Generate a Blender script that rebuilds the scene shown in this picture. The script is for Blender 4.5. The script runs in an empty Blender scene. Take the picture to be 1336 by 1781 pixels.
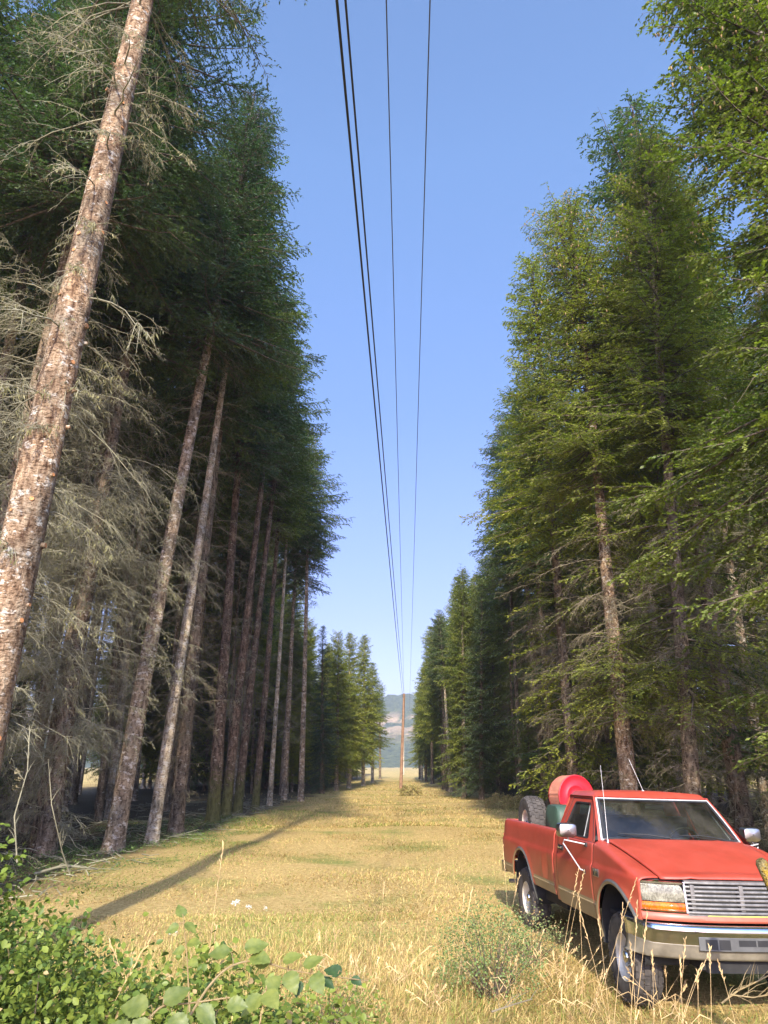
import bpy, math, random
import numpy as np
from mathutils import Vector, Matrix
R_ = math.radians
scene = bpy.context.scene
COL = scene.collection

# ------------------------------------------------------------------ camera, sky, sun, exposure
EYE = 2.207
FPX = 1228.0
PITCH = 19.73
cam_d = bpy.data.cameras.new('camera')
cam = bpy.data.objects.new('camera', cam_d)
COL.objects.link(cam)
cam.location = (0, 0, EYE)
cam.rotation_euler = (R_(90 + PITCH), 0, 0)
cam_d.sensor_fit = 'VERTICAL'
cam_d.sensor_height = 24
cam_d.lens = 24 * FPX / 1781
cam_d.clip_start = 0.05
cam_d.clip_end = 8000
scene.camera = cam

SUN_EL, SUN_AZ = 33.0, 1.5            # azimuth: degrees to the left of straight behind the camera
world = bpy.data.worlds.new('World')
scene.world = world
world.use_nodes = True
wn = world.node_tree
bg = wn.nodes['Background']
sky = wn.nodes.new('ShaderNodeTexSky')
sky.sky_type = 'NISHITA'
sky.sun_disc = False
sky.sun_elevation = R_(SUN_EL)
sky.sun_rotation = R_(180 + SUN_AZ)
sky.altitude = 300
sky.air_density = 1.0
sky.dust_density = 1.2
sky.ozone_density = 3.5
# smoke near the horizon mutes the sky a little and takes the cyan out of it
wtc = wn.nodes.new('ShaderNodeTexCoord'); wsp = wn.nodes.new('ShaderNodeSeparateXYZ'); wn.links.new(wtc.outputs['Generated'], wsp.inputs[0])
wrp = wn.nodes.new('ShaderNodeValToRGB')
for _ in range(3): wrp.color_ramp.elements.new(0.5)
for e, (p, c) in zip(wrp.color_ramp.elements, [(0.0, (0.60, 0.47, 0.56)), (0.19, (0.64, 0.51, 0.62)), (0.33, (0.72, 0.62, 0.77)), (0.46, (0.76, 0.72, 0.82)), (0.72, (1.0, 1.02, 1.06))]):
    e.position = p; e.color = (*c, 1)
wn.links.new(wsp.outputs['Z'], wrp.inputs[0])
wmx = wn.nodes.new('ShaderNodeMix'); wmx.data_type = 'RGBA'; wmx.blend_type = 'MULTIPLY'; wmx.inputs[0].default_value = 1
wn.links.new(sky.outputs[0], wmx.inputs[6]); wn.links.new(wrp.outputs[0], wmx.inputs[7])
# broad fill glow added to the unseen sky round the sun (behind the camera)
wdp = wn.nodes.new('ShaderNodeVectorMath'); wdp.operation = 'DOT_PRODUCT'
wn.links.new(wtc.outputs['Generated'], wdp.inputs[0])
wdp.inputs[1].default_value = (-math.sin(R_(SUN_AZ)) * math.cos(R_(SUN_EL)), -math.cos(R_(SUN_AZ)) * math.cos(R_(SUN_EL)), math.sin(R_(SUN_EL)))
wmr = wn.nodes.new('ShaderNodeMapRange'); wmr.interpolation_type = 'SMOOTHSTEP'
for i_, v_ in ((1, 0.25), (2, 1.0), (3, 1.0), (4, 2.5)): wmr.inputs[i_].default_value = v_
wn.links.new(wdp.outputs['Value'], wmr.inputs[0])
wfill = wn.nodes.new('ShaderNodeVectorMath'); wfill.operation = 'SCALE'
wn.links.new(wmx.outputs[2], wfill.inputs[0]); wn.links.new(wmr.outputs[0], wfill.inputs['Scale'])
wn.links.new(wfill.outputs[0], bg.inputs[0])
bg.inputs[1].default_value = 0.15
sun_d = bpy.data.lights.new('sun', 'SUN')
sun_d.energy = 3.5
sun_d.angle = R_(1.1)
sun_d.color = (1.0, 0.91, 0.76)
sun = bpy.data.objects.new('sun', sun_d)
COL.objects.link(sun)
to_sun = Vector((-math.sin(R_(SUN_AZ)) * math.cos(R_(SUN_EL)), -math.cos(R_(SUN_AZ)) * math.cos(R_(SUN_EL)), math.sin(R_(SUN_EL))))
sun.rotation_euler = to_sun.to_track_quat('Z', 'Y').to_euler()
sun.location = (0, -20, 40)
scene.view_settings.view_transform = 'Standard'
scene.view_settings.look = 'None'
scene.view_settings.exposure = 1.3
scene.view_settings.gamma = 1
scene.cycles.max_bounces = 8
scene.cycles.transparent_max_bounces = 8

# ------------------------------------------------------------------ helpers: tagging
def tag(o, label=None, cat=None, group=None, kind=None):
    if label: o['label'] = label
    if cat: o['category'] = cat
    if group: o['group'] = group
    if kind: o['kind'] = kind
    return o

def empty(name, loc=(0, 0, 0), rot=(0, 0, 0), scale=1.0):
    o = bpy.data.objects.new(name, None)
    COL.objects.link(o)
    o.location = loc
    o.rotation_euler = rot
    if scale != 1.0: o.scale = (scale,) * 3
    o.empty_display_size = 0.3
    return o

def link_mesh(name, me, mats=None, parent=None):
    o = bpy.data.objects.new(name, me)
    COL.objects.link(o)
    if parent: o.parent = parent
    if mats is not None and len(me.materials) == 0:
        for m in (mats if isinstance(mats, (list, tuple)) else [mats]):
            me.materials.append(m)
    return o

# ------------------------------------------------------------------ helpers: numpy mesh building
def np_mesh(name, verts, quads=None, tris=None, qmat=None, tmat=None, smooth=False, col=None):
    me = bpy.data.meshes.new(name)
    verts = np.asarray(verts, dtype=np.float32).reshape(-1, 3)
    nq = 0 if quads is None else len(quads)
    nt = 0 if tris is None else len(tris)
    loops = []
    starts = []
    if nq:
        loops.append(np.asarray(quads, dtype=np.int32).ravel()); starts.append(np.arange(nq, dtype=np.int32) * 4)
    if nt:
        loops.append(np.asarray(tris, dtype=np.int32).ravel()); starts.append(nq * 4 + np.arange(nt, dtype=np.int32) * 3)
    loops = np.concatenate(loops); starts = np.concatenate(starts)
    me.vertices.add(len(verts)); me.vertices.foreach_set('co', verts.ravel())
    me.loops.add(len(loops)); me.loops.foreach_set('vertex_index', loops)
    me.polygons.add(len(starts)); me.polygons.foreach_set('loop_start', starts)
    mi = np.zeros(len(starts), dtype=np.int32)
    if qmat is not None and nq: mi[:nq] = qmat
    if tmat is not None and nt: mi[nq:] = tmat
    me.polygons.foreach_set('material_index', mi)
    if smooth: me.polygons.foreach_set('use_smooth', np.ones(len(starts), dtype=bool))
    me.update(calc_edges=True)
    if col is not None:
        a = me.attributes.new('Col', 'FLOAT_COLOR', 'POINT')
        c = np.ones((len(verts), 4), dtype=np.float32); c[:, :3] = col
        a.data.foreach_set('color', c.ravel())
    return me

class MB:
    """collects pieces (verts, quads/tris) into one mesh"""
    def __init__(s): s.v = []; s.f = []; s.m = []; s.n = 0
    def add(s, verts, faces, mat=0):
        verts = [tuple(v) for v in verts]
        s.v += verts
        s.f += [tuple(i + s.n for i in f) for f in faces]
        s.m += [mat] * len(faces)
        s.n += len(verts)
        return s
    def box(s, x0, x1, y0, y1, z0, z1, mat=0, bev=0.0):
        if bev <= 0:
            v = [(x, y, z) for z in (z0, z1) for y in (y0, y1) for x in (x0, x1)]
            return s.add(v, [(0, 2, 3, 1), (4, 5, 7, 6), (0, 1, 5, 4), (2, 6, 7, 3), (0, 4, 6, 2), (1, 3, 7, 5)], mat)
        import bmesh
        bm = bmesh.new()
        bmesh.ops.create_cube(bm, size=1)
        for v in bm.verts:
            v.co = Vector(((x0 + x1) / 2 + v.co.x * (x1 - x0), (y0 + y1) / 2 + v.co.y * (y1 - y0), (z0 + z1) / 2 + v.co.z * (z1 - z0)))
        bmesh.ops.bevel(bm, geom=bm.edges[:], offset=bev, segments=2, affect='EDGES', profile=0.7)
        bm.verts.index_update()
        v = [tuple(a.co) for a in bm.verts]; f = [tuple(a.index for a in g.verts) for g in bm.faces]
        bm.free()
        return s.add(v, f, mat)
    def grid(s, pts, mat=0, closed_u=False, flip=False):
        """pts: rows of equal-length point lists"""
        nu, nv = len(pts), len(pts[0])
        v = [p for r in pts for p in r]
        f = []
        for i in range(nu if closed_u else nu - 1):
            for j in range(nv - 1):
                a, b = i * nv + j, i * nv + j + 1
                c, d = ((i + 1) % nu) * nv + j + 1, ((i + 1) % nu) * nv + j
                f.append((a, d, c, b) if flip else (a, b, c, d))
        return s.add(v, f, mat)
    def tube(s, path, rad, sides=8, mat=0, caps=True):
        path = [Vector(p) for p in path]
        if not isinstance(rad, (list, tuple)): rad = [rad] * len(path)
        rows = []
        up = Vector((0.13, 0.21, 0.97))
        for i, p in enumerate(path):
            t = (path[min(i + 1, len(path) - 1)] - path[max(i - 1, 0)]).normalized()
            a = t.cross(up)
            if a.length < 0.05: a = t.cross(Vector((1, 0, 0)))
            a.normalize(); b = t.cross(a)
            rows.append([tuple(p + (a * math.cos(k * 2 * math.pi / sides) + b * math.sin(k * 2 * math.pi / sides)) * rad[i]) for k in range(sides + 1)][:sides])
        n0 = s.n
        v = [q for r in rows for q in r]
        f = []
        for i in range(len(rows) - 1):
            for k in range(sides):
                k2 = (k + 1) % sides
                f.append((i * sides + k, i * sides + k2, (i + 1) * sides + k2, (i + 1) * sides + k))
        if caps:
            f.append(tuple(range(sides))[::-1]); f.append(tuple((len(rows) - 1) * sides + k for k in range(sides)))
        return s.add(v, f, mat)
    def lathe_y(s, prof, c, seg=40, mat=0):
        """prof: list of (r, y) revolved round an axis along y through c"""
        rows = []
        for i in range(seg):
            a = i * 2 * math.pi / seg
            rows.append([(c[0] + r * math.cos(a), c[1] + y, c[2] + r * math.sin(a)) for r, y in prof])
        return s.grid(rows, mat, closed_u=True)
    def mesh(s, name, smooth=True, angle=35):
        me = bpy.data.meshes.new(name)
        me.from_pydata(s.v, [], s.f)
        me.polygons.foreach_set('material_index', np.array(s.m, dtype=np.int32))
        me.update()
        if smooth:
            me.polygons.foreach_set('use_smooth', np.ones(len(me.polygons), dtype=bool))
            try: me.set_sharp_from_angle(angle=R_(angle))
            except Exception: pass
        return me
    def build(s, name, mats, parent=None, smooth=True, angle=35):
        return link_mesh(name, s.mesh(name, smooth, angle), mats, parent)

def tubes_np(P, Rd, sides=3):
    """P [N,K,3], Rd [N,K] -> verts, quads"""
    N, K, _ = P.shape
    T = np.empty_like(P)
    T[:, 1:-1] = P[:, 2:] - P[:, :-2]; T[:, 0] = P[:, 1] - P[:, 0]; T[:, -1] = P[:, -1] - P[:, -2]
    T /= np.linalg.norm(T, axis=2, keepdims=True) + 1e-9
    A = np.cross(T, np.array([0.12, 0.2, 0.97])); A /= np.linalg.norm(A, axis=2, keepdims=True) + 1e-6
    B = np.cross(T, A)
    an = np.arange(sides) * 2 * np.pi / sides
    V = P[:, :, None, :] + Rd[:, :, None, None] * (A[:, :, None, :] * np.cos(an)[None, None, :, None] + B[:, :, None, :] * np.sin(an)[None, None, :, None])
    idx = np.arange(N * K * sides).reshape(N, K, sides)
    a = idx[:, :-1, :]; d = idx[:, 1:, :]
    q = np.stack([a, np.roll(a, -1, 2), np.roll(d, -1, 2), d], -1).reshape(-1, 4)
    return V.reshape(-1, 3), q

# ------------------------------------------------------------------ helpers: materials
def new_mat(name):
    m = bpy.data.materials.new(name); m.use_nodes = True
    nt = m.node_tree; nt.nodes.clear()
    out = nt.nodes.new('ShaderNodeOutputMaterial')
    return m, nt, out

def principled(nt, out, base, rough=0.6, metal=0.0, spec=0.5, coat=0.0):
    b = nt.nodes.new('ShaderNodeBsdfPrincipled')
    b.inputs['Base Color'].default_value = (*base, 1)
    b.inputs['Roughness'].default_value = rough
    b.inputs['Metallic'].default_value = metal
    b.inputs['Specular IOR Level'].default_value = spec
    if coat: b.inputs['Coat Weight'].default_value = coat
    nt.links.new(b.outputs[0], out.inputs[0])
    return b

def noise(nt, scale, detail=4, coord='Object', vec_scale=None, rough=0.55):
    tc = nt.nodes.new('ShaderNodeTexCoord')
    src = tc.outputs[coord]
    if vec_scale:
        mp = nt.nodes.new('ShaderNodeMapping'); mp.inputs['Scale'].default_value = vec_scale
        nt.links.new(src, mp.inputs[0]); src = mp.outputs[0]
    n = nt.nodes.new('ShaderNodeTexNoise'); n.inputs['Scale'].default_value = scale; n.inputs['Detail'].default_value = detail
    n.inputs['Roughness'].default_value = rough
    nt.links.new(src, n.inputs['Vector'])
    return n

def ramp(nt, src, stops):
    r = nt.nodes.new('ShaderNodeValToRGB')
    el = r.color_ramp.elements
    while len(el) < len(stops): el.new(0.5)
    for e, (p, c) in zip(el, stops):
        e.position = p; e.color = (*c, 1) if len(c) == 3 else c
    nt.links.new(src, r.inputs[0])
    return r

def mixc(nt, fac, a, b, mode='MIX'):
    m = nt.nodes.new('ShaderNodeMix'); m.data_type = 'RGBA'; m.blend_type = mode
    for sock, val in ((m.inputs[0], fac), (m.inputs[6], a), (m.inputs[7], b)):
        if hasattr(val, 'links') or isinstance(val, bpy.types.NodeSocket): nt.links.new(val, sock)
        elif isinstance(val, (int, float)): sock.default_value = val
        else: sock.default_value = (*val, 1)
    return m.outputs[2]

def bump(nt, src, b, strength=0.4, dist=0.02):
    bp = nt.nodes.new('ShaderNodeBump'); bp.inputs['Strength'].default_value = strength; bp.inputs['Distance'].default_value = dist
    nt.links.new(src, bp.inputs['Height']); nt.links.new(bp.outputs[0], b.inputs['Normal'])

def plain(name, base, rough=0.6, metal=0.0, spec=0.5, var=0.25, scale=8.0, coat=0.0, bmp=0.0):
    m, nt, out = new_mat(name)
    b = principled(nt, out, base, rough, metal, spec, coat)
    n = noise(nt, scale, 5)
    lo = tuple(c * (1 - var) for c in base); hi = tuple(min(1, c * (1 + var)) for c in base)
    r = ramp(nt, n.outputs[0], [(0.3, lo), (0.7, hi)])
    nt.links.new(r.outputs[0], b.inputs['Base Color'])
    if bmp: bump(nt, n.outputs[0], b, bmp, 0.01)
    return m

def foliage_mat(name, dark, light, trans, tmix=0.35, random_amt=0.35):
    m, nt, out = new_mat(name)
    n = noise(nt, 0.9, 3)
    n2 = noise(nt, 9.0, 2)
    oi = nt.nodes.new('ShaderNodeObjectInfo')
    base = ramp(nt, n.outputs[0], [(0.32, dark), (0.68, light)]).outputs[0]
    v = ramp(nt, n2.outputs[0], [(0.3, (0.62, 0.62, 0.62)), (0.7, (1.35, 1.35, 1.35))]).outputs[0]
    c = mixc(nt, 1.0, base, v, 'MULTIPLY')
    rr = ramp(nt, oi.outputs['Random'], [(0.0, (1 - random_amt, 1 - random_amt * 0.7, 1 - random_amt * 0.3)), (0.5, (1, 1, 1)), (1.0, (1 + random_amt, 1 + random_amt * 0.75, 1 - random_amt * 0.2))]).outputs[0]
    c = mixc(nt, 1.0, c, rr, 'MULTIPLY')
    d = nt.nodes.new('ShaderNodeBsdfPrincipled'); d.inputs['Roughness'].default_value = 0.55; d.inputs['Specular IOR Level'].default_value = 0.35
    nt.links.new(c, d.inputs['Base Color'])
    t = nt.nodes.new('ShaderNodeBsdfTranslucent')
    tcx = mixc(nt, 1.0, c, tuple(trans), 'MULTIPLY')
    nt.links.new(tcx, t.inputs[0])
    ms = nt.nodes.new('ShaderNodeMixShader'); ms.inputs[0].default_value = tmix
    nt.links.new(d.outputs[0], ms.inputs[1]); nt.links.new(t.outputs[0], ms.inputs[2])
    nt.links.new(ms.outputs[0], out.inputs[0])
    return m

def attr_mat(name, rough=0.7, trans=0.25, gain=1.0):
    m, nt, out = new_mat(name)
    a = nt.nodes.new('ShaderNodeAttribute'); a.attribute_name = 'Col'
    d = nt.nodes.new('ShaderNodeBsdfPrincipled'); d.inputs['Roughness'].default_value = rough; d.inputs['Specular IOR Level'].default_value = 0.25
    nt.links.new(a.outputs['Color'], d.inputs['Base Color'])
    t = nt.nodes.new('ShaderNodeBsdfTranslucent'); nt.links.new(a.outputs['Color'], t.inputs[0])
    ms = nt.nodes.new('ShaderNodeMixShader'); ms.inputs[0].default_value = trans
    nt.links.new(d.outputs[0], ms.inputs[1]); nt.links.new(t.outputs[0], ms.inputs[2]); nt.links.new(ms.outputs[0], out.inputs[0])
    return m

def bark_mat(name, dark, mid, light, lichen, lich_amt=0.56, zs=0.35, bscale=1.0, mossy=0):
    m, nt, out = new_mat(name)
    b = principled(nt, out, mid, 0.9, 0, 0.15)
    n = noise(nt, 11 * bscale, 6, vec_scale=(1, 1, zs), rough=0.65)
    c = ramp(nt, n.outputs[0], [(0.34, dark), (0.5, mid), (0.66, light)]).outputs[0]
    n2 = noise(nt, 5 * bscale, 5, vec_scale=(1, 1, 1.6), rough=0.7)
    msk = ramp(nt, n2.outputs[0], [(lich_amt, (0, 0, 0)), (lich_amt + 0.07, (1, 1, 1))]).outputs[0]
    c = mixc(nt, msk, c, lichen)
    n4 = noise(nt, 1.4, 4)
    c2 = ramp(nt, n4.outputs[0], [(0.35, (0.6, 0.6, 0.6)), (0.65, (1.3, 1.15, 1.0))]).outputs[0]
    c = mixc(nt, 1.0, c, c2, 'MULTIPLY')
    # horizontal cracks and lenticels
    n3 = noise(nt, 26 * bscale, 3, vec_scale=(0.6, 0.6, 1.2))
    cr = ramp(nt, n3.outputs[0], [(0.36, (0.45, 0.42, 0.4)), (0.46, (1, 1, 1))]).outputs[0]
    c = mixc(nt, 1.0, c, cr, 'MULTIPLY')
    if mossy:
        tc = nt.nodes.new('ShaderNodeTexCoord'); sp = nt.nodes.new('ShaderNodeSeparateXYZ'); nt.links.new(tc.outputs['Object'], sp.inputs[0])
        ma = nt.nodes.new('ShaderNodeMath'); ma.operation = 'MULTIPLY_ADD'; nt.links.new(n2.outputs[0], ma.inputs[0]); ma.inputs[1].default_value = 5.0; nt.links.new(sp.outputs[2], ma.inputs[2])
        mk = nt.nodes.new('ShaderNodeMapRange'); mk.inputs[1].default_value = mossy + 3.0; mk.inputs[2].default_value = mossy + 1.8; nt.links.new(ma.outputs[0], mk.inputs[0])
        mc = ramp(nt, n.outputs[0], [(0.3, (0.06, 0.06, 0.02)), (0.7, (0.16, 0.155, 0.06))]).outputs[0]
        c = mixc(nt, mk.outputs[0], c, mc)
    nt.links.new(c, b.inputs['Base Color'])
    add = nt.nodes.new('ShaderNodeMath'); add.operation = 'ADD'
    nt.links.new(n.outputs[0], add.inputs[0]); nt.links.new(n3.outputs[0], add.inputs[1])
    bump(nt, add.outputs[0], b, 1.0, 0.05)
    return m

M = {}
M['bark'] = bark_mat('bark', (0.075, 0.06, 0.043), (0.25, 0.205, 0.15), (0.40, 0.35, 0.26), (0.50, 0.49, 0.45), 0.54)
M['bark_big'] = bark_mat('bark_big', (0.09, 0.055, 0.035), (0.27, 0.20, 0.135), (0.44, 0.37, 0.27), (0.54, 0.53, 0.48), 0.555)
M['bark_pale'] = bark_mat('bark_pale', (0.13, 0.105, 0.075), (0.37, 0.33, 0.25), (0.52, 0.48, 0.38), (0.5, 0.5, 0.46), 0.52)
M['bark_dark'] = bark_mat('bark_dark', (0.055, 0.043, 0.032), (0.19, 0.155, 0.115), (0.32, 0.275, 0.21), (0.40, 0.40, 0.36), 0.58)
M['bark_mossy'] = bark_mat('bark_mossy', (0.04, 0.03, 0.022), (0.14, 0.105, 0.08), (0.25, 0.2, 0.16), (0.36, 0.35, 0.31), 0.58, mossy=1.6)
M['moss'] = plain('moss', (0.13, 0.15, 0.035), 0.95, var=0.5, scale=20, bmp=0.8)
M['cut_wood'] = plain('cut_wood', (0.42, 0.19, 0.07), 0.8, var=0.35, scale=30)
M['twig'] = plain('twig', (0.11, 0.085, 0.06), 0.9, var=0.4, scale=5)
M['dead_twig'] = plain('dead_twig', (0.23, 0.215, 0.14), 0.95, var=0.45, scale=1.3)
M['dead_twig_warm'] = plain('dead_twig_warm', (0.20, 0.165, 0.105), 0.95, var=0.45, scale=1.3)
M['lichen'] = foliage_mat('lichen', (0.15, 0.155, 0.07), (0.28, 0.26, 0.12), (1.0, 1.0, 0.7), 0.3, 0.15)
M['needles'] = foliage_mat('needles', (0.070, 0.115, 0.034), (0.16, 0.19, 0.048), (1.2, 1.6, 0.5), 0.30, 0.3)
M['needles_cool'] = foliage_mat('needles_cool', (0.05, 0.092, 0.048), (0.11, 0.15, 0.058), (1.1, 1.5, 0.6), 0.28, 0.25)
M['needles_bright'] = foliage_mat('needles_bright', (0.115, 0.155, 0.024), (0.27, 0.275, 0.045), (1.3, 1.6, 0.45), 0.36, 0.25)
M['cones'] = plain('cones', (0.24, 0.16, 0.07), 0.8, var=0.4, scale=4)
M['grass'] = attr_mat('grass', 0.75, 0.25)
M['leaf'] = attr_mat('leaf', 0.42, 0.32)

# ------------------------------------------------------------------ placing helpers
cP, sP = math.cos(R_(PITCH)), math.sin(R_(PITCH))
def at(px, py, D):
    """point at forward distance D seen in the direction of photo pixel (px, py)"""
    v = (890.5 - py) / FPX
    d = D / (cP - v * sP)
    return Vector(((px - 668) / FPX * d, D, EYE + d * (sP + v * cP)))

def hash_noise(x, y, s):
    return (math.sin(x * 0.37 * s + 1.3) * math.cos(y * 0.29 * s + 0.7) + math.sin(x * 0.83 * s + y * 0.61 * s + 2.1) * 0.6) / 1.6

def ground_z(x, y):
    x = np.asarray(x, dtype=float); y = np.asarray(y, dtype=float)
    t = np.clip((7.6 - y) / 5.2, 0, 1)
    z = 0.68 * t * t * (3 - 2 * t)
    amp = 0.05 + 0.10 * np.clip((np.abs(x) - 5) / 6, 0, 1)
    z = z + amp * (np.sin(x * 0.55 + 1.3) * np.cos(y * 0.43 + 0.7) + 0.6 * np.sin(x * 1.1 + y * 0.8 + 2.1)) * np.clip((y - 5) / 10, 0.15, 1)
    return z

# ------------------------------------------------------------------ ground
def ground():
    def spaced(a, n, far, p):
        t = np.linspace(0, 1, n)
        return a + (far - a) * t ** p
    xs = np.concatenate([-spaced(0, 110, 1400, 3.2)[::-1][:-1], spaced(0, 110, 1400, 3.2)])
    ys = np.concatenate([np.linspace(-60, 0, 30)[:-1], spaced(0, 190, 1500, 2.8)])
    X, Y = np.meshgrid(xs, ys, indexing='ij')
    Z = ground_z(X, Y)
    nx, ny = X.shape
    idx = np.arange(nx * ny).reshape(nx, ny)
    q = np.stack([idx[:-1, :-1], idx[1:, :-1], idx[1:, 1:], idx[:-1, 1:]], -1).reshape(-1, 4)
    me = np_mesh('ground', np.stack([X, Y, Z], -1).reshape(-1, 3), q, smooth=True)
    m, nt, out = new_mat('dry_meadow')
    b = principled(nt, out, (0.4, 0.3, 0.13), 0.95, 0, 0.1)
    n1 = noise(nt, 0.35, 6, 'Object'); n2 = noise(nt, 14, 6, 'Object', rough=0.7); n3 = noise(nt, 0.12, 3, 'Object')
    straw = ramp(nt, n2.outputs[0], [(0.3, (0.25, 0.165, 0.06)), (0.5, (0.46, 0.33, 0.13)), (0.7, (0.60, 0.46, 0.20))]).outputs[0]
    green = ramp(nt, n2.outputs[0], [(0.3, (0.13, 0.15, 0.035)), (0.7, (0.33, 0.33, 0.10))]).outputs[0]
    gm = ramp(nt, n1.outputs[0], [(0.52, (0, 0, 0)), (0.68, (1, 1, 1))]).outputs[0]
    c = mixc(nt, gm, straw, green)
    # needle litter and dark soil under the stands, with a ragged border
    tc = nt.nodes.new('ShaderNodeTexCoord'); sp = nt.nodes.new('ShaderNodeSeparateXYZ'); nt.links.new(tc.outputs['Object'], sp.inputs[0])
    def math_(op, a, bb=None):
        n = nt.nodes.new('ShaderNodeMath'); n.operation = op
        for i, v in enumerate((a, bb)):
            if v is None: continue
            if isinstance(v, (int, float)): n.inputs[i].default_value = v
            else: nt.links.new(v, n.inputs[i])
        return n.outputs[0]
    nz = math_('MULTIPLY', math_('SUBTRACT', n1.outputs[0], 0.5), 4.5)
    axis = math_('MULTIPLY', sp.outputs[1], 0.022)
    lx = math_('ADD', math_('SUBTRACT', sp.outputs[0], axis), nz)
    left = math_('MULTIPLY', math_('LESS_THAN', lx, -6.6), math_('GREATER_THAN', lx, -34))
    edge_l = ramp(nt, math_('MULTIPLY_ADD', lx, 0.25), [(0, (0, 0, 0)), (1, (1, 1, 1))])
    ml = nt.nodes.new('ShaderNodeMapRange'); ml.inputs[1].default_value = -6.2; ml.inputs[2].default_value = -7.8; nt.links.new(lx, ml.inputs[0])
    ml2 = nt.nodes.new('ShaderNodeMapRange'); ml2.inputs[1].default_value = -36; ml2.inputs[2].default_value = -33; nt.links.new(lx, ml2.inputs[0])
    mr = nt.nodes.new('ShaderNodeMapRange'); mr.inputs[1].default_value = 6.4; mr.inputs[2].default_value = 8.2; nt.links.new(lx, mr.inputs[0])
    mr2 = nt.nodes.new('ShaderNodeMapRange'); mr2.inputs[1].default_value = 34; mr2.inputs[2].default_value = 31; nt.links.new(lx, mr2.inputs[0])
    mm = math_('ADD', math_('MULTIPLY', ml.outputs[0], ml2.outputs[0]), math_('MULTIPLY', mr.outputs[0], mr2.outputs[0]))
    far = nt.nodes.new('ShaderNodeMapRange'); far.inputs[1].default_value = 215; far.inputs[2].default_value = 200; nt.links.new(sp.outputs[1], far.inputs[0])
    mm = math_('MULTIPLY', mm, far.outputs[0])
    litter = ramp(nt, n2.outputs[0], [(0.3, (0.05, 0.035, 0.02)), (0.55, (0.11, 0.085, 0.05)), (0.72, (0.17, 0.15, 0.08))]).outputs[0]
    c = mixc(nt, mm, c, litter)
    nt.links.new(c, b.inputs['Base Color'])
    bump(nt, n2.outputs[0], b, 0.9, 0.06)
    o = link_mesh('ground', me, m)
    tag(o, kind='structure')

def hills():
    az = np.linspace(R_(-75), R_(75), 260)
    ts = np.linspace(0, 1, 60)
    A, T = np.meshgrid(az, ts, indexing='ij')
    D = 720 + 520 * T
    ridge = 94 + 9 * np.sin(A * 9 + 0.4) + 7 * np.sin(A * 23 + 1) + 4 * np.sin(A * 61) + 1.5 * np.sin(A * 170)
    H = ridge * (np.sin(np.clip(T, 0, 1) * np.pi / 2) ** 1.25)
    rng = np.random.default_rng(3)
    H = H + (5 * np.sin(A * 80 + T * 9) * np.sin(T * 17 + A * 30) + 2.0 * np.sin(A * 210 + T * 30) + 1.2 * rng.standard_normal(A.shape)) * np.clip(T * 4, 0, 1)
    X = np.sin(A) * D; Y = np.cos(A) * D; Z = H - 1.2
    n, k = A.shape
    idx = np.arange(n * k).reshape(n, k)
    q = np.stack([idx[:-1, :-1], idx[:-1, 1:], idx[1:, 1:], idx[1:, :-1]], -1).reshape(-1, 4)
    me = np_mesh('hills', np.stack([X, Y, Z], -1).reshape(-1, 3), q[:, ::-1], smooth=True)
    m, nt, out = new_mat('forested_hill')
    b = principled(nt, out, (0.06, 0.09, 0.03), 0.95, 0, 0.05)
    n1 = noise(nt, 0.016, 5); n2 = noise(nt, 0.22, 5, vec_scale=(1, 1, 0.6), rough=0.7)
    trees = ramp(nt, n2.outputs[0], [(0.35, (0.04, 0.055, 0.03)), (0.65, (0.14, 0.155, 0.07))]).outputs[0]
    bare = ramp(nt, n2.outputs[0], [(0.35, (0.28, 0.19, 0.11)), (0.65, (0.50, 0.37, 0.22))]).outputs[0]
    tc = nt.nodes.new('ShaderNodeTexCoord'); sp = nt.nodes.new('ShaderNodeSeparateXYZ'); nt.links.new(tc.outputs['Object'], sp.inputs[0])
    zm = nt.nodes.new('ShaderNodeMapRange'); zm.inputs[1].default_value = 24; zm.inputs[2].default_value = 48; nt.links.new(sp.outputs[2], zm.inputs[0])
    zt = nt.nodes.new('ShaderNodeMapRange'); zt.inputs[1].default_value = 72; zt.inputs[2].default_value = 58; nt.links.new(sp.outputs[2], zt.inputs[0])
    k1 = nt.nodes.new('ShaderNodeMath'); k1.operation = 'MULTIPLY'; nt.links.new(zm.outputs[0], k1.inputs[0]); nt.links.new(zt.outputs[0], k1.inputs[1])
    msk = ramp(nt, n1.outputs[0], [(0.44, (0, 0, 0)), (0.5, (1, 1, 1))]).outputs[0]
    k2 = nt.nodes.new('ShaderNodeMath'); k2.operation = 'MULTIPLY'; nt.links.new(k1.outputs[0], k2.inputs[0]); nt.links.new(msk, k2.inputs[1])
    nt.links.new(mixc(nt, k2.outputs[0], trees, bare), b.inputs['Base Color'])
    bump(nt, n2.outputs[0], b, 1.0, 3.0)
    tag(link_mesh('hills', me, m), kind='structure')

ground(); hills()

# ------------------------------------------------------------------ conifer pieces
def norm(a): return a / (np.linalg.norm(a, axis=-1, keepdims=True) + 1e-9)

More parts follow.
